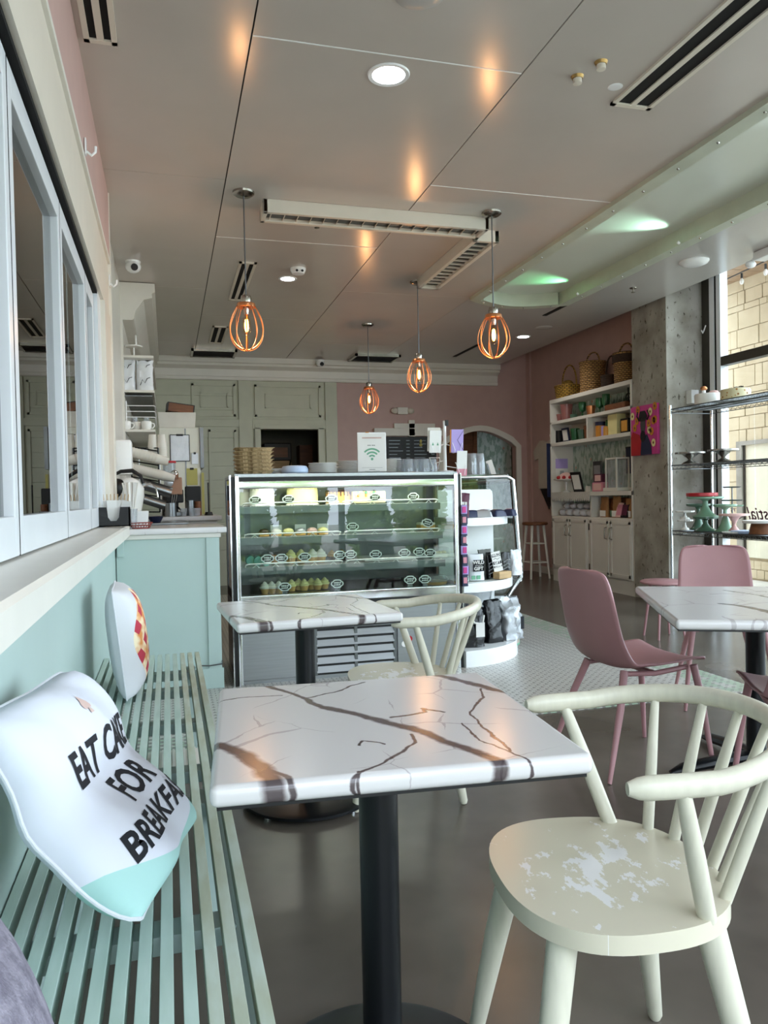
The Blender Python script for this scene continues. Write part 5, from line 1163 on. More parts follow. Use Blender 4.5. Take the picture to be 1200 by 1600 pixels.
t = bag(790, 890, 5.14, .07, .05, .17, 'black_bag', 'black striped coffee bag right of the wooden block', z=ZS1, seed=5); stripes(t, .07, .16, .05)
t = bag(806, 886, 5.17, .10, .06, .18, 'white_bag', 'crumpled white bag at the right end of middle corner shelf', z=ZS1, seed=6, crumple=.009, rz=.3)
p = W(785, 905, y=4.99); t = thing('wooden_block', 'small wooden block holding a coffee label card', 'block', (p.x, 4.99, ZS1), R(25)); G().box((0, 0, .025), (.13, .06, .05), bev=.003).obj('block', 'wood_light', t)
p = W(780, 893, y=5.0); t = thing('label_card', 'tilted card reading WILD GIFT COFFEE in the wooden block', 'card', (p.x-.005, 4.995, ZS1+.051)); t.rotation_euler = (R(-6), R(-8), R(10)); G().box((0, 0, .07), (.075, .003, .14)).obj('card', 'paper', t)
for s, z_, sz in (('WILD', .115, .026), ('GIFT', .062, .026), ('COFFEE', .035, .016)):
    G().bb(-.035, .035, -.0028, -.0016, z_-sz*.42, z_+sz*.42).obj('printed_panel', 'ink', t); lettering(s, sz, 'paper', facing((0, -.0035, z_), '-y'), t, bold=.0008)
G().tube([(-.028, -.003, .088), (-.01, -.003, .095), (.005, -.003, .085), (.028, -.003, .093)], .0015, 4).obj('script_line', 'ink', t)
# bottom
t = bag(737, 1020, 4.98, .17, .12, .26, 'black_bag', 'large shiny black bag with white label at bottom corner shelf', z=ZS0, seed=7, crumple=.012); G().box((.04, -.068, .12), (.065, .003, .10), bev=.001).obj('label_patch', 'paper', t); G().tube([(-.03, -.066, .21), (0, -.066, .17), (.03, -.066, .165)], .006, 6).tube([(.07, -.064, .22), (.06, -.066, .17)], .006, 6).obj('white_ties', 'paper', t)
bag(769, 1010, 5.08, .15, .12, .29, 'black_bag', 'tall shiny black bag in the middle of bottom corner shelf', z=ZS0, seed=8, crumple=.014, rz=.4)
t = bag(797, 1000, 5.14, .16, .14, .30, 'silver_bag', 'large crumpled silver bag at bottom right of corner shelf', z=ZS0, seed=9, crumple=.018, rz=.3); G().box((.045, -.085, .12), (.03, .003, .09)).obj('dark_print', 'ink', t)
bag(748, 960, 5.31, .2, .06, .33, 'white_bag', 'white bag lying behind the black bags on bottom shelf', z=ZS0, seed=10, crumple=.014)
p = W(811, 1018, y=5.02); t = thing('green_leaflet', 'green leaflet card fixed at the right end of bottom corner shelf', 'card', (2.435, 5.135, .06), R(48)); G().box((0, -.006, .08), (.085, .004, .15)).obj('card', 'green_card', t); G().bb(-.035, .035, -.0095, -.008, .11, .113).obj('printed_line', 'ink', t)
for k in range(3): G().bb(-.03+.022*k, -.018+.022*k, -.0095, -.008, .02, .06).obj('printed_figure', 'beige_ink', t)
# top shelf snacks
ZS2 = 1.012
def snack(px, y, mt, label, rz, w=.14, h=.09, deco='rose_card'):
    p = W(px, 795, y=y); t = thing('snack_packet', label, 'snack packet', (p.x, y, ZS2), rz); g = G(); g.grid(lambda a, b: Vector(((a-.5)*w, (b-.5)*h, .05*(1-(2*a-1)**4)**.5*(1-(2*b-1)**4)**.5)), 14, 10); g.grid(lambda a, b: Vector(((a-.5)*w, (b-.5)*h, 0)), 2, 2); g.obj('packet', mt, t, ang=70)
    G().grid(lambda a, b: Vector(((a-.5)*w*.5, (b-.5)*h*.5, .0515*(1-(a-.5)**4)**.5)), 4, 4).obj('print', deco, t)
snack(735, 5.05, 'navy', 'navy snack packet at left on the top corner shelf', .2); snack(754, 5.04, 'silver_bag', 'clear and silver snack packet on the top corner shelf', -.4); snack(776, 5.06, 'navy', 'navy snack packet in the middle of top corner shelf', .5, deco='amber'); snack(796, 5.14, 'navy', 'navy and red snack packet at right of top corner shelf', .9, deco='red'); snack(758, 5.16, 'white_bag', 'white striped snack packet behind on the top corner shelf', .3, deco='ink')
t = bag(725, 803, 4.93, .065, .03, .17, 'plum', 'plum coloured packet with white lettering beside the case', z=ZS2, seed=11, tilt=4); g = G()
for k in range(3): g.bb(-.026, -.012, -.021, -.0165, .03+.03*k, .05+.03*k).bb(-.006, .008, -.021, -.0165, .03+.03*k, .05+.03*k)
g.obj('white_marks', 'paper', t)
hs = thing('candy_strip', 'hanging strip of pink and navy candy packets beside the case', 'candy strip', (1.915, 4.826, .56))
for k in range(8):
    G().box((.006*math.sin(k*1.3), .004, .035+.068*k), (.042, .012, .062), bev=.004, rot=Matrix.Rotation(R((-1)**k*7), 3, 'Z')).obj('packet', 'lavender' if k % 2 else 'navy', hs)
    G().box((0, -.004, .035+.068*k), (.026, .006, .04), bev=.002).obj('pink_print', 'magenta' if k % 2 else 'rose_card', hs); G().box((0, .004, .068*k+.001), (.04, .014, .012)).obj('header', 'navy', hs)
G().box((0, .010, .27), (.012, .002, .54)).obj('backing_strip', 'paper', hs)

# ================================================================== COFFEE CORNER
ZK = 1.006
def on_counter(px, y=4.98): return (W(px, 815, y=y).x, y, ZK)
t = thing('napkin_caddy', 'black napkin caddy with a curved cut-out on the sill end', 'napkin holder', (-.285, 4.45, 1.037))
prof = [(-.085, 0), (.085, 0), (.085, .105), (.035, .105), (.028, .05), (.015, .03), (-.015, .03), (-.028, .05), (-.035, .105), (-.085, .105)]
G().prism(prof, -.055, -.048, 'y').prism(prof, .048, .055, 'y').bb(-.085, -.078, -.055, .055, 0, .105).bb(.078, .085, -.055, .055, 0, .105).bb(-.085, .085, -.055, .055, 0, .006).obj('body', 'black', t)
c0 = (-.285, 4.45, 1.037)
for k in range(9):
    me = G().box((0, 0, .07), (.05, .0015, .13), rot=Matrix.Rotation(0, 3, 'X')).mesh('napkin', 'paper')
    o = place('napkin', me, loc=(c0[0]-.05+.011*k, c0[1]-.02+.006*(k % 4), c0[2]+.007), label='white paper napkin fanned in the black caddy', cat='napkin', group='napkins in the caddy'); o.rotation_euler = (R(random.uniform(-4, 4)), R(-18+4*k), R(random.uniform(-15, 15)))
for k in range(10):
    me = G().cyl((0, 0, 0), (0, 0, .17), .0022, n=6).mesh('stir_stick', 'wood_light'); o = place('stir_stick', me, loc=(c0[0]-.07+.013*k, c0[1]+.03, c0[2]+.007), label='wooden stir stick standing behind the napkins', cat='stir stick', group='wooden stir sticks'); o.rotation_euler = (0, R(-8+2.0*k), 0)
c1 = on_counter(206, 4.93); t = thing('straw_cup', 'clear cup full of paper wrapped straws', 'cup', c1); G().lathe([(.028, 0), (.036, .12), (.034, .12), (.026, .004), (0, .004), (0, 0)]).obj('cup', 'clear_cup', t)
for k in range(18):
    a = random.uniform(0, 6.28); r_ = random.uniform(.0, .018); me = G().box((0, 0, .14), (.009, .005, .275)).mesh('wrapped_straw', 'paper'); o = place('wrapped_straw', me, loc=(c1[0]+r_*math.cos(a), c1[1]+r_*math.sin(a), ZK+.006), label='white paper wrapped straw in the clear cup', cat='straw', group='wrapped straws'); o.rotation_euler = (R(random.uniform(-5, 5)), R(random.uniform(-11, 6)), a)
t = thing('paper_tub', 'white square paper tub beside the wrapped straws', 'tub', on_counter(221, 5.05)); G().prism([(-.035, -.035), (.035, -.035), (.035, .035), (-.035, .035)], 0, .105)
g = G().bb(-.046, .046, -.046, .046, 0, .105, bev=.006)
for v in g.bm.verts: v.co.x *= .8+.2*v.co.z/.105; v.co.y *= .8+.2*v.co.z/.105
g.obj('tub', 'white_gloss', t)
t = thing('wire_basket', 'small red wire basket on the marble counter', 'basket', on_counter(220, 4.9)); g = G()
for z_, r_ in ((.003, .05), (.018, .058), (.034, .068)): g.tube([(r_*math.cos(2*math.pi*k/24), r_*.7*math.sin(2*math.pi*k/24), z_) for k in range(24)], .0025, 5, closed=True)
for k in range(20): a = 2*math.pi*k/20; g.tube([(.05*math.cos(a), .035*math.sin(a), .003), (.068*math.cos(a+.15), .048*math.sin(a+.15), .034)], .0018, 4)
g.lathe([(0, 0), (.05, 0), (.05, .003), (0, .003)]).obj('basket', 'red_wire', t)
t = thing('fruit_jug', 'black and white round kettle behind the straws', 'kettle', (on_counter(204, 5.25)[0], 5.25, ZK)); G().lathe([(0, 0), (.06, 0), (.07, .1), (.09, .2), (.09, .25), (.06, .30), (.02, .32), (0, .32)], n=24).obj('body', 'white_gloss', t); G().ball((-.075, -.03, .25), (.065, .065, .065)).obj('dark_lid', 'black', t)
G().tube([(-.11, -.02, .33), (-.05, -.02, .36), (.02, 0, .365), (.07, .0, .33), (.085, 0, .28)], [.008, .012, .014, .012, .01], 8).obj('handle', 'black', t); G().tube([(.08, 0, .26), (.13, 0, .28), (.165, 0, .25), (.175, 0, .19)], .006, 8).obj('tap_spout', 'chrome', t)
# cup dispenser on the back counter
ZKB = 1.031
cdp = thing('cup_dispenser', 'black wire rack with four slanted cup tubes', 'cup dispenser', (W(246, 800, y=6.5).x, 6.5, ZK-.0))
pk = lambda px, py, y=6.5: W(px, py, y=y)-Vector(cdp.location)
cdp.location.z = 1.0
g = G()
for py in (702, 724, 749, 773): g.tube([pk(205, py-4), pk(247, py+3)], .006, 6)
g.tube([pk(247, 700), pk(250, 800)], .007, 6).tube([pk(205, 700, 6.6), pk(247, 700)], .005, 6).tube([pk(205, 698, 6.6), pk(207, 800, 6.6)], .006, 6).tube([pk(207, 800, 6.6), pk(250, 800)], .006, 6); g.obj('frame', 'black_metal', cdp)
G().tube([pk(222, 756), pk(268, 770)], .045, 16).obj('steel_tube', 'steel', cdp); G().tube([pk(220, 778), pk(258, 790)], .038, 16).obj('steel_tube', 'steel', cdp)
sb2 = thing('cup_shelf', 'low metal sink counter under the cup dispenser', 'counter', (.0, 6.2, 0)); G().bb(-.355, .14, 0, .75, 0, .985).obj('body', 'steel', sb2); G().bb(-.355, .15, -.01, .75, .985, .999, bev=.003).obj('worktop', 'steel', sb2)
pcm = {}
def paper_cup(r, h): return G().lathe([(0, 0), (r*.72, 0), (r, h-.004), (r*1.06, h-.004), (r*1.06, h), (r*.96, h), (r*.70, .003), (0, .003)], n=20).mesh('paper_cup', 'cup_paper')
def cup_row(p0, p1, n, r, label, grp):
    me = paper_cup(r, .1); d = (p0-p1); q = (p0-p1).normalized()
    rot = (-q).to_track_quat('Z', 'Y').to_euler()
    for k in range(n):
        p = p0.lerp(p1, k/(n-1)); o = place('paper_cup', me, loc=p, label=label, cat='cup', group=grp); o.rotation_euler = (q).to_track_quat('Z', 'Y').to_euler()
cup_row(W(208, 707, y=6.5), W(263, 722, y=6.5), 13, .042, 'paper cup nested in the upper slanted row of dispenser', 'upper row of nested cups'); cup_row(W(206, 731, y=6.48), W(273, 748, y=6.48), 18, .04, 'paper cup nested in the lower slanted row of dispenser', 'lower row of nested cups')
me = paper_cup(.04, .11)
for px, l_ in ((239, 'left upside down cup stack on the dispenser'), (253, 'right upside down cup stack on the dispenser')):
    p = W(px, 712, y=6.55)
    for k in range(5): o = place('paper_cup', me, loc=(p.x, p.y, p.z+.10+.018*k), label='paper cup in the ' + l_, cat='cup', group=l_); o.rotation_euler = (math.pi, 0, 0)
# wall shelves with crown (near end seen)
YS = 7.05
ws2 = thing('wall_shelving', 'white wall shelving with crown box at the coffee corner', 'shelving', (-.36, YS, 0))
G().prism([(0, 3.075), (.295, 3.075), (.295, 3.00), (.27, 2.985), (.27, 2.95), (.2, 2.93), (.13, 2.83), (.115, 2.76), (.10, 2.75), (0, 2.75)], 0, 3.35, 'y').obj('crown_box', 'white_paint', ws2)
G().bb(0, .02, 0, 3.3, 1.1, 2.75).obj('back_board', 'white_paint', ws2)
for z_ in (2.446, 2.144, 1.80): G().bb(.02, .27, 0, 2.0, z_-.022, z_, bev=.003).obj('shelf_board', 'white_paint', ws2)
G().bb(.02, .25, .02, 1.9, 2.09, 2.1).obj('under_tray', 'steel_dark', ws2)
g = G()
for z_ in (2.01, 1.96, 1.91): g.tube([(.03, .03, z_), (.26, .03, z_), (.27, .06, z_), (.27, 1.2, z_)], .004, 6)
g.tube([(.03, .03, 1.80), (.03, .03, 2.05)], .005, 6); g.obj('wire_rack', 'white_gloss', ws2)
def on_shelf(px, y, z): return (W(px, 700, y=y).x, y, z)
t = thing('tiered_stand', 'small white tiered stand with candle on top wall shelf', 'cake stand', on_shelf(213, 7.2, 2.447)); G().lathe([(0, 0), (.07, 0), (.07, .006), (.008, .012), (.008, .09), (.075, .095), (.08, .105), (0, .105)]).obj('stand', 'white_ceramic', t); G().cyl((.02, 0, .105), (.02, 0, .19), .009).lathe([(0, .21), (.006, .2), (.009, .19), (0, .19)], (.02, 0, 0), n=10).obj('candle', 'paper', t)
for px, s in ((199, 21), (227, 22)):
    t = bag(px, 608, 7.17, .14, .10, .275, 'white_bag', 'white printed coffee sack, %s one on the second wall shelf' % ('left' if px < 210 else 'right'), z=2.145, seed=s, crumple=.012, name='coffee_sack'); g = G()
    for k in range(2): z_ = .05+.12*k; g.tube([(-.04, -.05+.03*k, z_), (-.02, -.052+.03*k, z_+.05), (0, -.054+.03*k, z_+.02), (.02, -.054+.03*k, z_+.06), (.045, -.05+.03*k, z_+.07)], .003, 5)
    g.obj('printed_scrawl', 'ink', t)
mug = thing('coffee_mug', 'white mug at the left end of the lower wall shelf', 'mug', on_shelf(198, 7.11, 1.801)); G().lathe([(0, 0), (.03, 0), (.042, .02), (.044, .06), (.04, .075), (.037, .075), (.04, .06), (.038, .02), (0, .006)], n=24).obj('body', 'white_ceramic', mug); G().tube([(.04, 0, .06), (.062, 0, .055), (.066, 0, .035), (.05, 0, .015), (.04, 0, .014)], .006, 8).obj('handle', 'white_ceramic', mug)
dup(mug, on_shelf(214, 7.17, 1.801), 0, 'white mug in the middle of the lower wall shelf'); dup(mug, on_shelf(230, 7.11, 1.801), 0, 'white mug at the right end of the lower wall shelf'); dup(mug, on_shelf(226, 7.35, 1.585), 2, 'white mug hanging left under the lower wall shelf'); dup(mug, on_shelf(241, 7.35, 1.585), .4, 'white mug hanging right under the lower wall shelf')
for i_, px in enumerate((212, 230)): place('tall_glass', G().lathe([(.022, 0), (.026, .13), (.024, .13), (.02, .004), (0, .004), (0, 0)]).mesh('tall_glass', 'clear_cup'), loc=on_shelf(px, 7.31, 1.801), label='clear tall glass behind the %s shelf mug' % ('middle' if i_ == 0 else 'right'), cat='glass')
t = thing('mug_riser', 'small white wire riser holding mugs', 'riser', on_shelf(233, 7.35, 1.031)); G().tube([(-.09, 0, 0), (-.09, 0, .545), (.09, 0, .545), (.09, 0, 0)], .006, 6).bb(-.09, .09, -.05, .12, .541, .549).obj('frame', 'white_gloss', t)
t = thing('switch_box', 'pale grey rounded box on the cream post', 'wall box', (XL+.01, 5.5, 1.47)); G().box((.02, 0, 0), (.11, .1, .24), bev=.02).obj('box', 'white_gloss', t)
# fridge with basket
fz = thing('tall_fridge', 'tall cream fridge covered with clipboards behind the coffee bar', 'fridge', (.13, 8.05, 0)); G().bb(-.2, .2, 0, .6, 0, 1.91, bev=.008).obj('cabinet', 'fridge', fz); G().bb(.2, .235, -.02, .6, 1.5, 1.91).obj('hinge_panel', 'steel_dark', fz); G().bb(.205, .23, -.03, 0, .3, 1.45).obj('door_edge', 'clip_yellow', fz)
G().bb(.05, .062, -.004, .0, .0, 1.9).obj('door_joint', 'steel_dark', fz)
def clip(px0, px1, py0, py1, mt, label, border=None):
    a, b = W(px0, py0, y=8.045), W(px1, py1, y=8.045); t = thing('clipboard', label, 'clipboard', ((a.x+b.x)/2, 8.04, (a.z+b.z)/2)); w, h = abs(b.x-a.x), abs(a.z-b.z)
    if border: G().box((0, .003, 0), (w, .004, h)).obj('frame', border, t); G().box((0, 0, 0), (w*.92, .004, h*.94)).obj('sheet', mt, t)
    else: G().box((0, .002, 0), (w, .005, h), bev=.002).obj('board', mt, t)
    G().box((0, -.004, h*.48), (w*.35, .008, .02), bev=.003).obj('clip', 'black', t)
clip(265, 297, 679, 721, 'silver_bag', 'black framed notice sheet on the cream fridge', 'black'); clip(299, 310, 708, 725, 'silver_bag', 'small grey note beside the framed notice'); clip(291, 309, 732, 758, 'clip_yellow', 'olive clipboard hanging low on the fridge')
bk = thing('storage_basket', 'white woven basket on top of the fridge', 'basket', (.11, 8.25, 1.912)); g = G().bb(-.19, .19, -.13, .13, 0, .16, bev=.006)
for v in g.bm.verts: v.co.x *= .93+.07*v.co.z/.16; v.co.y *= .93+.07*v.co.z/.16
g.obj('basket', 'cup_paper', bk)
t = thing('wooden_crate', 'brown box with dark edges sitting in the white basket', 'box', (.14, 8.25, 2.074)); t.rotation_euler = (0, R(7), .1); G().box((0, 0, .045), (.26, .16, .085)).obj('box', 'wood_brown', t); G().box((-.13, 0, .045), (.012, .165, .09)).box((.13, 0, .045), (.012, .165, .09)).box((0, 0, .09), (.27, .165, .008)).obj('dark_edge', 'black', t)
# machines on back counter
esp = thing('espresso_machine', 'black and copper espresso machine behind the cup rows', 'coffee machine', (W(272, 760, y=7.2).x, 7.2, ZKB)); G().box((0, .1, .18), (.16, .3, .12), bev=.012).obj('body', 'black', esp); G().box((.005, -.06, .27), (.13, .03, .16), bev=.008, rot=Matrix.Rotation(R(-14), 3, 'X')).obj('copper_panel', 'copper_dull', esp); G().ball((-.045, -.08, .30), (.04, .02, .04)).obj('grey_disc', 'silver_bag', esp); G().cyl((0, -.06, .12), (0, -.06, .03), .035, .03).tube([(0, -.06, .1), (.05, -.12, .06)], .008, 6).obj('group_head', 'black_metal', esp); G().box((0, .05, .02), (.18, .3, .04), bev=.006).obj('drip_tray', 'steel_dark', esp)
t = thing('blender_jar', 'clear blender jar with red lid beside the cups', 'blender', (W(265, 760, y=7.35).x, 7.62, 1.03)); G().lathe([(0, .3), (.05, .3), (.052, .34), (.06, .5), (.058, .5), (.045, .31), (0, .31)]).obj('jar', 'clear_cup', t); G().lathe([(0, .5), (.068, .5), (.064, .52), (0, .525)]).obj('lid', 'red', t); G().lathe([(0, 0), (.075, 0), (.07, .2), (.05, .3), (0, .3)]).obj('motor', 'black', t)
t = thing('sugar_shaker', 'brown jar with shiny steel dome on the coffee bar', 'jar', (W(272, 760, y=6.9).x+.0, 7.14, 1.031+.36)); t.location = (W(272, 726, y=7.14).x, 7.14, 1.031+.335); G().lathe([(0, 0), (.035, 0), (.035, .04), (0, .04)]).obj('jar', 'wood_brown', t); G().lathe([(.036, .04), (.034, .06), (.02, .075), (0, .08)]).obj('dome', 'chrome', t)
t = thing('coffee_grinder', 'black drip coffee brewer on the back counter', 'coffee maker', (W(302, 760, y=7.15).x, 7.32, ZKB)); G().box((0, .04, .14), (.14, .16, .26), bev=.01).obj('body', 'black', t); G().cyl((-.03, -.08, .0), (-.03, -.08, .14), .04, n=18).obj('flask', 'steel', t); G().cyl((.04, -.08, .0), (.04, -.08, .13), .03, n=18).obj('jar', 'wood_brown', t)
t = thing('milk_jug', 'steel milk jug with spoons on the back counter', 'jug', (W(267, 800, y=7.06).x, 7.06, ZKB)); G().lathe([(0, 0), (.05, 0), (.048, .12), (.044, .12), (.044, .006), (0, .006)], n=24).obj('jug', 'steel', t)
for k in range(3): G().tube([(.0+.012*k, 0, .03), (.02+.02*k, 0, .2)], .004, 6).obj('spoon', 'chrome', t)
t = thing('blue_bowl', 'dark blue bowl on the metal worktop', 'bowl', (W(243, 805, y=6.3).x, 6.3, 1.0)); G().lathe([(0, 0), (.035, 0), (.062, .05), (.058, .05), (.03, .006), (0, .006)]).obj('bowl', 'navy', t)
gl = thing('shot_glass', 'small clear glass at left on the drip tray', 'glass', (W(287, 800, y=7.06).x, 7.06, ZKB)); G().lathe([(.025, 0), (.032, .07), (.03, .07), (.023, .004), (0, .004), (0, 0)]).obj('glass', 'clear_cup', gl)
dup(gl, (W(300, 800, y=7.07).x, 7.07, ZKB), 0, 'small clear glass in the middle of drip tray'); dup(gl, (W(308, 800, y=7.06).x, 7.06, ZKB), 0, 'small clear glass at right on the drip tray')
t = thing('counter_lamp', 'yellow side strip and dark stand beside the fridge', 'stand', (W(331, 800, y=7.1).x-.02, 7.25, ZKB)); G().cyl((0, 0, 0), (0, 0, .3), .006).lathe([(0, 0), (.04, 0), (.03, .03), (0, .03)]).obj('stand', 'black', t)
# store room items through the doorway
t = thing('countertop_oven', 'dark countertop oven on a wooden stand in the store room', 'oven', (1.62, 11.9, 0)); G().bb(-.22, .22, -.15, .3, 1.42, 1.95).obj('stand', 'wood_light', t); G().bb(-.2, .22, -.2, .3, 1.75, 2.02, bev=.02).obj('oven', 'black', t); G().bb(-.12, .16, -.21, -.199, 1.8, 1.95).obj('oven_window', 'wood_brown', t); G().bb(-.22, .22, -.15, .3, 0, 1.42).obj('table', 'dark_room', t)
for s in (-1, 1): G().tube([(s*.2, -.22, 1.75), (s*.17, -.24, 1.6), (s*.08, -.24, 1.47), (0, -.24, 1.42)], .012, 6).obj('curved_bar', 'black', t)
t = thing('storage_crates', 'brown crates stacked at right in the store room', 'crate', (2.15, 11.9, 0)); G().bb(-.15, .05, 0, .3, 0, 2.0).obj('post_board', 'wood_brown', t); G().bb(-.1, .3, -.1, .0, 1.3, 1.62).obj('crate', 'cardboard', t)
# pink wall: chalkboard menu, emergency light
cbm = thing('menu_board', 'black chalkboard menu under a cream stepped pediment on pink wall', 'menu board', (3.38, YB-.03, 0)); G().bb(-.36, .42, 0, .029, 1.35, 2.03, bev=.004).obj('board', 'black', cbm)
for (x0, x1, z0_, z1_) in ((-.52, .52, 2.04, 2.15), (-.22, .40, 2.15, 2.22), (.0, .09, 2.03, 2.27)): G().bb(x0, x1, -.02, .03, z0_, z1_, bev=.004).obj('pediment_block', 'white_paint', cbm)
g = G(); rn = random.Random(9)
for c_ in (-.3, .08):
    for k in range(8):
        z_ = 1.97-.05*k; g.bb(c_, c_+rn.uniform(.12, .22), -.003, 0, z_, z_+.008); g.bb(c_+.26, c_+.31, -.003, 0, z_, z_+.008)
g.obj('chalk_lines', 'steel_dark', cbm); G().ball((.18, -.006, 1.96), (.02, .006, .03), 10, 6).ball((.18, -.006, 1.91), (.025, .006, .025), 10, 6).obj('chalk_drawing', 'clip_yellow', cbm)
t = thing('emergency_light', 'cream twin headed emergency light on the pink wall', 'emergency light', (3.29, YB-.001, 2.40)); G().box((0, -.03, 0), (.16, .06, .1), bev=.008).obj('box', 'white_paint', t)
for s in (-1, 1): G().ball((s*.12, -.045, 0), (.055, .045, .045)).obj('lamp_head', 'cream_paint', t)
# ================================================================== WHITE SHELF UNIT CONTENTS
XC = 5.07
def cab(px, z, x=XC): 
    p = W(px, 700, x=x); return (x, p.y, z)
ZA, ZBs, ZCs, ZD, ZE = 2.411, 2.121, 1.836, 1.181, .871
def basket(px, r, h, mt, label, handle=True, hh=.2, flare=1.12, sq=1.0):
    t = thing('wicker_basket', label, 'basket', cab(px, ZA, 5.12)); n = 28
    prof = [(0, .0), (r, 0)]; rows_ = 9
    for k in range(rows_): u = k/rows_; rr_ = r*(1+(flare-1)*u); prof += [(rr_+.006, h*(u+.3/rows_)), (rr_, h*(u+1/rows_))]
    prof += [(r*flare+.01, h), (r*flare+.01, h+.015), (r*flare-.012, h+.015), (r*flare-.015, .02), (0, .02)]
    G().lathe(prof, n=n).obj('body', mt, t)
    if handle: G().tube([((r*flare)*math.cos(a)*0, (r*flare)*math.cos(a), h*.9+hh*math.sin(a)**.8 if math.sin(a) > 0 else h*.9) for a in [math.pi*k/16 for k in range(17)]], .010, 8).obj('handle', mt, t)
    return t
b1 = basket(891, .17, .15, 'wicker_yellow', 'yellow straw basket with tall handle at left of shelf top', True, .30, 1.1); G().ball((0, .05, .18), (.07, .12, .07), 12, 8).obj('cloth', 'wicker_yellow', b1)
b2 = basket(928, .155, .36, 'wicker', 'tall brown wicker basket with hoop handle on shelf top', True, .17, 1.02); G().ball((0, 0, .36), (.1, .1, .03), 12, 8).obj('dark_lid', 'wicker_dark', b2)
basket(957, .12, .13, 'wicker_dark', 'low dark basket between the two wicker baskets', True, .26, 1.0)
b4 = basket(980, .13, .34, 'wicker', 'wicker hamper half hidden by the concrete column', True, .16, 1.1); G().lathe([(.15, .24), (.155, .24), (.155, .33), (.15, .33)], n=24).obj('dark_band', 'wicker_dark', b4)
def vase(px, z, prof, mt, label, name='glass_vase', cat='vase', x=XC): return G().lathe(prof, n=24).obj(name, mt, loc=cab(px, z, x), label=label, cat=cat)
tumb = lambda r, h: [(0, 0), (r*.7, 0), (r, h), (r*.92, h), (r*.64, .006), (0, .006)]
vase(876, ZBs, tumb(.05, .1), 'rose_glass', 'small pink glass tumbler on upper shelf', 'glass_tumbler', 'glass'); vase(886, ZBs, tumb(.085, .21), 'rose_glass', 'large pink glass vase on upper shelf')
vase(897, ZBs, tumb(.05, .06), 'jade_dark', 'low green bowl beside the pink vase', 'glass_bowl', 'bowl')
gob = [(0, 0), (.045, .0), (.042, .006), (.008, .012), (.008, .06), (.04, .08), (.05, .13), (.046, .19), (.042, .19), (.045, .13), (.034, .085), (0, .08)]
vase(911, ZBs, gob, 'green_glass', 'green glass goblet, left one on upper shelf', 'glass_goblet', 'glass'); vase(924, ZBs, tumb(.06, .12), 'copper_wire', 'orange glass candle cup on upper shelf', 'candle_cup', 'glass')
vase(938, ZBs, gob, 'green_glass', 'green glass goblet, middle one on upper shelf', 'glass_goblet', 'glass'); vase(948, ZBs, [(r, z*1.15) for r, z in gob], 'green_glass', 'tall green glass goblet on upper shelf', 'glass_goblet', 'glass')
t = thing('grass_planter', 'low brown planter of green grass at right of upper shelf', 'planter', cab(968, ZBs)); G().box((0, 0, .04), (.12, .42, .08), bev=.01).obj('box', 'wood_brown', t); g = G(); rn = random.Random(4)
for k in range(160):
    x_, y_ = rn.uniform(-.06, .06), rn.uniform(-.21, .21); h_ = rn.uniform(.05, .11); g.bm.faces.new([g.bm.verts.new(v) for v in ((x_-.006, y_-.006, .07), (x_+.006, y_+.006, .07), (x_+rn.uniform(-.03, .03), y_+rn.uniform(-.03, .03), .08+h_))])
g.obj('grass', 'jade_dark', t, smooth=False, kind='stuff')
t = thing('iron_figure', 'black iron cross ornament hanging at right of upper shelf', 'ornament', (XC, cab(983, 0)[1], 2.20)); ring = [(0, .05*math.cos(2*math.pi*k/20), .04+.05*math.sin(2*math.pi*k/20)) for k in range(20)]; G().tube(ring, .008, 6, closed=True).tube([(0, 0, -.075), (0, 0, .155)], .009, 6).tube([(0, -.05, .04), (0, .05, .04)], .006, 6).obj('ironwork', 'black', t)
# third row
def box_item(px, z, d, mt, label, name, cat, x=XC, rz=0, lid=None, front=None, tilt=0):
    t = thing(name, label, cat, cab(px, z, x), rz); t.rotation_euler = (0, R(tilt), rz); G().box((0, 0, d[2]/2), d, bev=.004).obj('body', mt, t)
    if lid: G().box((0, 0, d[2]*.94), (d[0]*1.06, d[1]*1.06, d[2]*.14), bev=.003).obj('lid', lid, t)
    if front: G().box((-d[0]/2-.002, 0, d[2]*.5), (.003, d[1]*.72, d[2]*.72)).obj('front_print', front, t)
    return t
box_item(871, ZCs, (.1, .12, .17), 'black', 'dark candle lantern with amber glow at left of third shelf', 'candle_box', 'candle', front='gold_glow'); box_item(878, ZCs, (.1, .07, .165), 'black', 'plain black box beside the left candle lantern', 'gift_box', 'box')
box_item(886, ZCs, (.02, .17, .19), 'navy', 'navy framed picture on the third shelf', 'framed_picture', 'picture', front='paper', tilt=-8); vase(899, ZCs, tumb(.06, .16), 'green_glass', 'pale green glass tumbler on the third shelf', 'glass_tumbler', 'glass')
vase(910, ZCs, tumb(.06, .13), 'jade_dark', 'dark printed mug on the third shelf', 'printed_mug', 'mug'); vase(918, ZCs, tumb(.045, .17), 'wood_brown', 'brown bottle jar near the shelf divider', 'bottle_jar', 'jar')
t = thing('storage_jar', 'glass jar with blue lid right of the shelf divider', 'jar', cab(939, ZCs)); G().lathe([(0, 0), (.06, 0), (.06, .14), (0, .14)]).obj('jar', 'amber', t); G().lathe([(0, .14), (.065, .14), (.065, .185), (0, .185)]).obj('lid', 'navy', t)
box_item(943, ZCs, (.05, .1, .13), 'lavender', 'pale lilac card box behind the small candle', 'gift_box', 'box'); vase(947, ZCs, [(0, 0), (.03, 0), (.03, .1), (.02, .11), (0, .115)], 'gold_glow', 'small glowing amber candle on the third shelf', 'votive_candle', 'candle', 5.0)
vase(953, ZCs, gob, 'green_glass', 'green stemmed glass beside the anchor box', 'glass_goblet', 'glass')
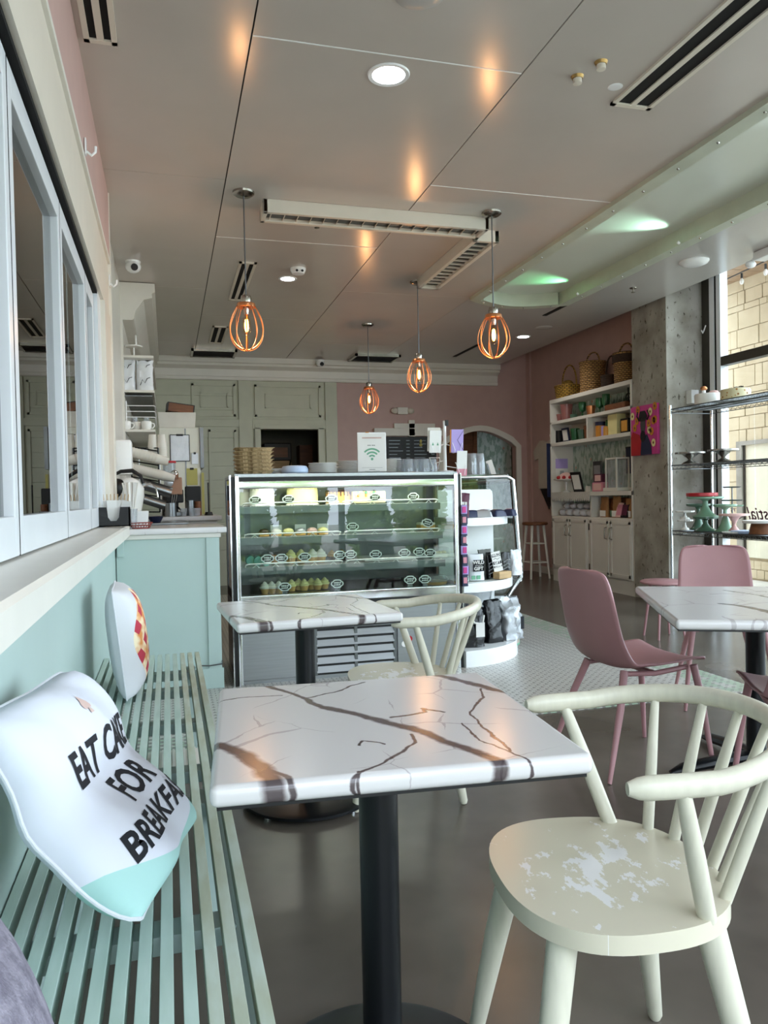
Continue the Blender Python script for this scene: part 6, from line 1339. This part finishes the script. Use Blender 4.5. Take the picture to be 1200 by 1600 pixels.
box_item(964, ZCs, (.12, .19, .24), 'cake_yellow', 'cream box printed with a dark figure', 'gift_box', 'box'); p = cab(964, ZCs+.12); 
t = box_item(982, ZCs, (.1, .16, .17), 'black', 'dark candle lantern with amber glow at right of third shelf', 'candle_box', 'candle', front='gold_glow')
# main niche
t = thing('cake_plate', 'white footed plate with red and white cake ornament', 'cake stand', cab(884, ZD, 5.03)); G().lathe([(0, 0), (.06, 0), (.05, .01), (.015, .03), (.015, .13), (.05, .145), (.16, .16), (.165, .17), (.15, .165), (0, .16)], n=28).obj('stand', 'white_ceramic', t); G().lathe([(0, .165), (.11, .165), (.1, .21), (.05, .25), (0, .26)], n=20, wave=(8, .08, .05)).obj('cake', 'frost_pink', t)
for k in range(8): a = k*.785; G().ball((.105*math.cos(a), .105*math.sin(a), .19), .026, 10, 6).obj('berry', 'red', t)
box_item(904, ZD, (.015, .2, .26), 'black', 'black framed card on an easel in the main niche', 'framed_picture', 'picture', x=5.05, front='paper', tilt=-14, rz=.15); box_item(918, ZD, (.04, .05, .07), 'cup_paper', 'tiny pale box between frame and pink boxes', 'gift_box', 'box')
box_item(937, ZD, (.08, .24, .11), 'rose_card', 'pink white striped box at the bottom of stack in niche', 'gift_box', 'box', front='frost_pink'); box_item(938, ZD+.111, (.08, .18, .10), 'plum', 'plum striped box on top of the pink box', 'gift_box', 'box', front='frost_pink'); box_item(933, ZD, (.01, .2, .38), 'steel_dark', 'tall grey card standing behind the boxes', 'picture_card', 'card', x=5.2, front='silver_bag')
t = thing('lantern', 'white framed glass lantern in the main niche', 'lantern', cab(964, ZD)); G().box((0, 0, .02), (.2, .3, .04), bev=.004).obj('base', 'white_paint', t); G().box((0, 0, .38), (.17, .24, .02)).obj('top', 'white_paint', t)
for x_ in (-.08, .08):
    for y_ in (-.11, .11): G().box((x_, y_, .2), (.016, .016, .36)).obj('post', 'white_paint', t)
G().box((0, 0, .2), (.13, .2, .33)).obj('glass', 'clear_cup', t)
box_item(985, ZD+.2, (.06, .1, .3), 'navy', 'dark blue hanging trinkets by the column edge', 'trinket_card', 'ornament', x=5.2); box_item(982, 1.56, (.02, .1, .14), 'black', 'small black and white card high at right of niche', 'picture_card', 'card', x=5.24, front='paper')
t = thing('wall_leaflet', 'purple and white leaflet on the inner left side of niche', 'leaflet', (5.1, CY1-.034, 1.50)); G().bb(-.09, .09, -.003, 0, 0, .13).obj('purple_part', 'lavender', t); G().bb(-.09, .09, -.003, 0, -.16, 0).obj('white_part', 'paper', t); G().bb(-.03, .03, -.005, -.003, -.13, -.03).obj('grey_square', 'silver_bag', t)
# lace runner and lower niches
t = thing('lace_runner', 'white lace runner draped over the niche shelf edge', 'lace runner', (4.945, 8.8, 1.0)); g = G().bb(-.003, .003, -.48, .5, .105, .18)
for k in range(20): g.prism([(-.48+.049*k, .106), (-.48+.049*(k+1), .106), (-.48+.049*(k+.8), .075), (-.48+.049*(k+.5), .06), (-.48+.049*(k+.2), .075)], -.003, .003, 'x')
g.obj('runner', 'lace', t)
rn = random.Random(2)
for k in range(9): 
    y_ = 8.45+.088*k; G().ball((0, 0, .045), (.07, .06+rn.uniform(0, .015), .045), 12, 8).obj('soft_toy', 'white_fabric', loc=(5.06+.03*(k % 2), y_, ZE), label='white fluffy wrapped bundle in the lower left niche', cat='soft toy', group='white fluffy bundles'); 
for k in range(5): G().ball((0, 0, .05), (.06, .07, .04), 12, 8).obj('soft_toy', 'white_fabric', loc=(5.12, 8.48+.17*k, ZE+.075), label='white fluffy bundle piled on top in the lower left niche', cat='soft toy', group='upper white fluffy bundles')
for k, (px, h_, mt_, l_) in enumerate(((944, .24, 'cardboard', 'kraft pouch at the left of lower right niche'), (955, .22, 'wood_brown', 'brown pouch with green band in lower right niche'), (963, .25, 'cardboard', 'kraft pouch behind in the lower right niche'), (974, .23, 'wood_brown', 'brown pouch third from left in lower niche'), (983, .22, 'cardboard', 'kraft pouch at the right end of lower niche'))):
    t = thing('kraft_pouch', l_, 'pouch', cab(px, ZE, 5.1 if k % 2 else 5.04)); me = bag_mesh(.15, .06, h_, mt_, .004, seed=30+k); o = place('pouch', me, t); o.rotation_euler = (0, 0, R(-90)); G().box((-.033, 0, .045), (.004, .12, .07)).obj('label_band', ['paper', 'jade', 'paper', 'paper', 'paper'][k], t)
for k, px in enumerate((966, 974)): box_item(px, ZE+.006, (.02, .14, .17), ['frost_pink', 'black'][k], ['pink card leaning in the lower right niche', 'dark card leaning beside the pink card'][k], 'picture_card', 'card', x=5.0, tilt=12, front=['rose_card', 'plum'][k])
# shirt, pennant, garland, hanger
t = thing('hanging_shirt', 'pale t-shirt hanging flat on the pink wall', 'shirt', (5.282, 10.03, 1.24)); G().prism([(-.27, .0), (.27, .0), (.25, .45), (.38, .42), (.42, .56), (.22, .70), (.10, .70), (0, .66), (-.10, .70), (-.22, .70), (-.42, .56), (-.38, .42), (-.25, .45)], -.012, .012, 'x', bev=.006).obj('fabric', 'tshirt', t)
t = thing('pennant', 'black triangular pennant hanging below the pale shirt', 'pennant', (5.27, 9.98, 1.24)); G().prism([(-.26, 0), (.26, 0), (0, -.30)], -.004, .004, 'x').obj('cloth', 'black', t)
t = thing('packet_garland', 'hanging strip of pink purple and teal packets on shelf side', 'candy strip', (4.965, CY1+.03, 1.13))
for k in range(9): G().box((0, .012, .03+.078*k), (.085, .014, .066), bev=.004).obj('packet', ['magenta', 'rose_card', 'teal_cloth', 'magenta'][k % 4] if k < 7 else 'magenta', t)
G().box((0, .002, .35), (.10, .006, .72)).obj('backing', 'navy', t)
t = thing('side_hook', 'small white hook on the shelf unit side', 'hook', (4.97, CY1+.001, 1.94)); G().tube([(0, 0, 0), (0, .03, -.01), (0, .04, .02)], .005, 6).box((0, .004, .0), (.02, .006, .05)).obj('hook', 'white_gloss', t)
# painting on column
pt = thing('canvas_painting', 'canvas of dark figure in red and blue on magenta ground with yellow flowers', 'painting', (4.948, 7.165, 1.56)); G().bb(-.03, 0, -.235, .235, 0, .53, bev=.003).obj('canvas', 'magenta', pt)
def flat(pts, mt, name, d=-.0315): G().prism([(-a, b) for a, b in pts], d-.0015, d, 'x').obj(name, mt, pt)   # viewer's left is +y
ell = lambda cx, cz, rx, rz_: [(cx+rx*math.cos(2*math.pi*k/18), cz+rz_*math.sin(2*math.pi*k/18)) for k in range(18)]
flat([(-.235, 0), (-.04, 0), (-.03, .14), (-.08, .22), (-.2, .26), (-.235, .2)], 'red', 'red_cloak'); flat([(-.06, 0), (.14, 0), (.13, .1), (.06, .22), (-.04, .16)], 'navy', 'blue_shawl', -.033)
flat(ell(-.01, .33, .045, .11), 'steel_dark', 'painted_face', -.0345); flat(ell(-.01, .20, .045, .06), 'black', 'painted_neck', -.036); flat([(-.08, .40), (-.05, .47), (.03, .47), (.07, .41), (.04, .36), (-.05, .36)], 'black', 'painted_hair', -.0375)
G().tube([(-.034, .10, .47), (-.034, .115, .42), (-.034, .08, .37), (-.034, .04, .40)], .008, 6).tube([(-.034, -.07, .47), (-.034, -.10, .42), (-.034, -.07, .37), (-.034, -.03, .40)], .008, 6).obj('curled_horns', 'black', pt)
for k, (a, b) in enumerate(((-.20, .43), (-.16, .30), (-.10, .49), (.12, .45), (.17, .35), (.20, .5), (.10, .26), (.14, .24), (.2, .36), (.17, .12), (-.12, .37), (.09, .33))):
    flat(ell(a, b, .034, .042), 'amber' if k % 3 else 'cake_yellow', 'painted_flower', -.0325); flat(ell(a, b, .012, .014), 'wood_brown', 'flower_centre', -.0342)

# ================================================================== WIRE RACK CONTENTS
def rackp(px, z, x): p = W(px, 700, x=x); return (x, p.y, z)
def cake_stand(px, z, x, r, h, mt, label, kind='bell', wave=None, foot=None):
    foot = foot or r*.55
    if kind == 'bell': prof = [(0, 0), (foot, 0), (foot, .006), (foot*.75, .02), (foot*.45, h*.3), (foot*.22, h*.6), (foot*.2, h*.85), (foot*.4, h*.93), (r*.9, h*.96), (r, h), (r, h+.014), (r*.97, h+.006), (0, h+.004)]
    else: prof = [(0, 0), (foot, 0), (foot, .008), (foot*.85, .02), (foot*.35, h*.35), (foot*.22, h*.45), (foot*.4, h*.6), (foot*1.0, h*.93), (r, h*.97), (r, h+.012), (0, h+.006)]
    return G().lathe(prof, n=40, wave=wave).obj('cake_stand', mt, loc=rackp(px, z, x), label=label, cat='cake stand')
S1, S2, S3 = 1.946, 1.416, .796
cake_stand(1078, S2, 4.78, .135, .105, 'pewter', 'pewter pedestal cake stand, left one on the middle rack shelf', 'hour', foot=.075); cake_stand(1130, S2, 4.86, .135, .11, 'pewter', 'pewter pedestal cake stand, right one on the middle rack shelf', 'hour', foot=.07)
cake_stand(1069, S3, 4.72, .07, .085, 'white_ceramic', 'lower white double cake stand at left end of rack', 'bell', (20, .03, .06)); o = cake_stand(1069, S3+.10, 4.72, .085, .07, 'white_ceramic', 'upper white cake stand stacked on another at left end', 'bell', (24, .03, .08)); 
cake_stand(1101, S3, 4.75, .11, .115, 'jade_dark', 'dark green cake stand under the mint one', 'bell', foot=.10); cake_stand(1101, S3+.13, 4.75, .16, .17, 'jade', 'large mint green cake stand topped with red plate', 'bell', foot=.11)
cake_stand(1090, S3, 4.90, .11, .23, 'jade_dark', 'mint cake stand behind with teal rim', 'bell', foot=.08)
G().lathe([(0, .0), (.13, 0), (.135, .006), (.135, .032), (.125, .034), (.12, .012), (0, .01)], n=40, wave=(30, .02, .12)).obj('serving_plate', 'red', loc=rackp(1096, S3+.13+.187, 4.75), label='red fluted plate on the tall mint cake stand', cat='plate')
cake_stand(1132, S3, 4.80, .10, .23, 'jade', 'tall slim mint cake stand on the lower rack shelf', 'bell', foot=.09)
t3 = thing('tiered_tray', 'three tiered thin dark tray stand in front of the window', 'tiered stand', rackp(1143, S3, 4.97)); G().cyl((0, 0, 0), (0, 0, .40), .006, n=8).lathe([(0, 0), (.06, 0), (.05, .01), (0, .012)]).obj('stem', 'steel_dark', t3)
for z_, r_ in ((.22, .10), (.27, .095), (.39, .08)): G().lathe([(0, z_), (r_*.9, z_), (r_, z_+.012), (r_*.97, z_+.013), (0, z_+.006)], n=32).obj('tray', 'steel_dark' if z_ > .25 else 'jade', t3)
cake_stand(1146, S3, 4.78, .125, .15, 'frost_pink', 'rose pink cake stand with grey foot on lower rack shelf', 'hour', foot=.05)
t = thing('wooden_stand', 'pale plate on a flared wooden foot at the right of rack', 'cake stand', rackp(1190, S3+.0, 4.78)); G().lathe([(0, 0), (.11, 0), (.085, .09), (0, .09)], n=28).obj('foot', 'wood_brown', t); G().lathe([(0, .09), (.15, .09), (.155, .10), (.155, .112), (0, .112)], n=36).obj('plate', 'paper', t)
for px, l_, x_ in ((1140, 'scalloped white platter at left front of lower rack shelf', 4.70), (1178, 'scalloped pale blue platter at right front of lower rack shelf', 4.70)): pass
G().lathe([(0, 0), (.10, 0), (.11, .012), (.105, .014), (0, .006)], n=60, wave=(20, .03, .09)).obj('scalloped_platter', 'white_ceramic', loc=rackp(1148, S3, 4.66+.03), label='white scalloped platter at front of lower rack shelf', cat='platter')
G().lathe([(0, 0), (.11, 0), (.13, .02), (.125, .022), (0, .006)], n=60, wave=(20, .03, .09)).obj('scalloped_platter', 'blue_lid', loc=rackp(1166, S3, 4.75)[:2] + (S3+.0,), label='pale blue scalloped platter behind the white one on rack', cat='platter')
t = thing('cake_display', 'white round mock cake with orange toadstool figure on rack top', 'mock cake', rackp(1107, S1, 4.82)); G().lathe([(0, 0), (.115, 0), (.118, .1), (.112, .11), (0, .11)], n=36).obj('cake', 'white_ceramic', t); G().lathe([(0, .10), (.02, .11), (.016, .15), (0, .15)], (-.02, .03, 0)).obj('stem', 'paper', t); G().ball((-.02, .03, .165), (.032, .032, .022), 12, 8).obj('orange_cap', 'copper_wire', t); G().ball((.03, -.04, .12), (.04, .05, .02), 10, 6).obj('peach_petals', 'frost_pink', t)
def leafy():
    mt = bpy.data.materials.new('leafy_print'); mt.use_nodes = True; nt = mt.node_tree; b = nt.nodes['Principled BSDF']; b.inputs['Roughness'].default_value = .5
    tc = nt.nodes.new('ShaderNodeTexCoord'); v = nt.nodes.new('ShaderNodeTexVoronoi'); v.inputs['Scale'].default_value = 28; nt.links.new(tc.outputs['Object'], v.inputs['Vector'])
    r = nt.nodes.new('ShaderNodeValToRGB'); r.color_ramp.interpolation = 'CONSTANT'; e = r.color_ramp.elements; e[0].color = lin('4a3a1c'); e[1].position = .28; e[1].color = lin('d9cfa8'); k = e.new(.16); k.color = lin('b07a35')
    nt.links.new(v.outputs['Distance'], r.inputs[0]); nt.links.new(r.outputs[0], b.inputs['Base Color']); MATS['leafy_print'] = mt
leafy()
t = thing('cake_display', 'round mock cake covered in autumn leaves on rack top', 'mock cake', rackp(1150, S1, 4.84)); G().lathe([(0, 0), (.125, 0), (.125, .1), (.118, .108), (0, .108)], n=36).obj('cake', 'leafy_print', t); g = G()
for k in range(9): g.box((0, -.09+.02*k, .118), (.006, .010, .022 if k % 3 else .015))
g.obj('topper_letters', 'ink', t)
t = thing('wall_speaker', 'small white speaker box on the concrete column edge', 'speaker', (5.22, 6.76, 2.13)); G().box((0, 0, 0), (.09, .09, .14), bev=.008).obj('box', 'white_gloss', t)
t = thing('window_hook', 'white hook on the window jamb beside the column', 'hook', (5.262, 6.6, 2.78)); G().tube([(0, 0, .05), (-.02, 0, 0), (-.035, 0, -.03), (-.05, 0, 0)], .006, 6).obj('hook', 'white_gloss', t)
# mirrored script on the glass (lettered to be read from outside)
wt = thing('window_lettering', 'dark red script lettering on the window glass, seen from behind', 'window lettering', (XR+.009, 5.15, 0)); p = W(1176, 803, x=XR+.009)
g = G(); g.bm.free(); g.bm = text_bm('Celestial', .17, .001, extrude=.0008, shear=.35); wt.location = (XR+.009, W(1190, 803, x=XR).y-.12, p.z)
g.xf(Matrix.Scale(-1, 4, (0, 1, 0)) @ Matrix.Rotation(R(-90), 4, 'Z') @ Matrix.Rotation(R(90), 4, 'X')); g.obj('lettering', 'plum', wt, smooth=False); G().tube([(0, .36, -.02), (0, .42, -.05), (0, .50, -.03), (0, .53, .03), (0, .49, .05), (0, .48, .02)], .004, 6).obj('flourish', 'plum', wt)
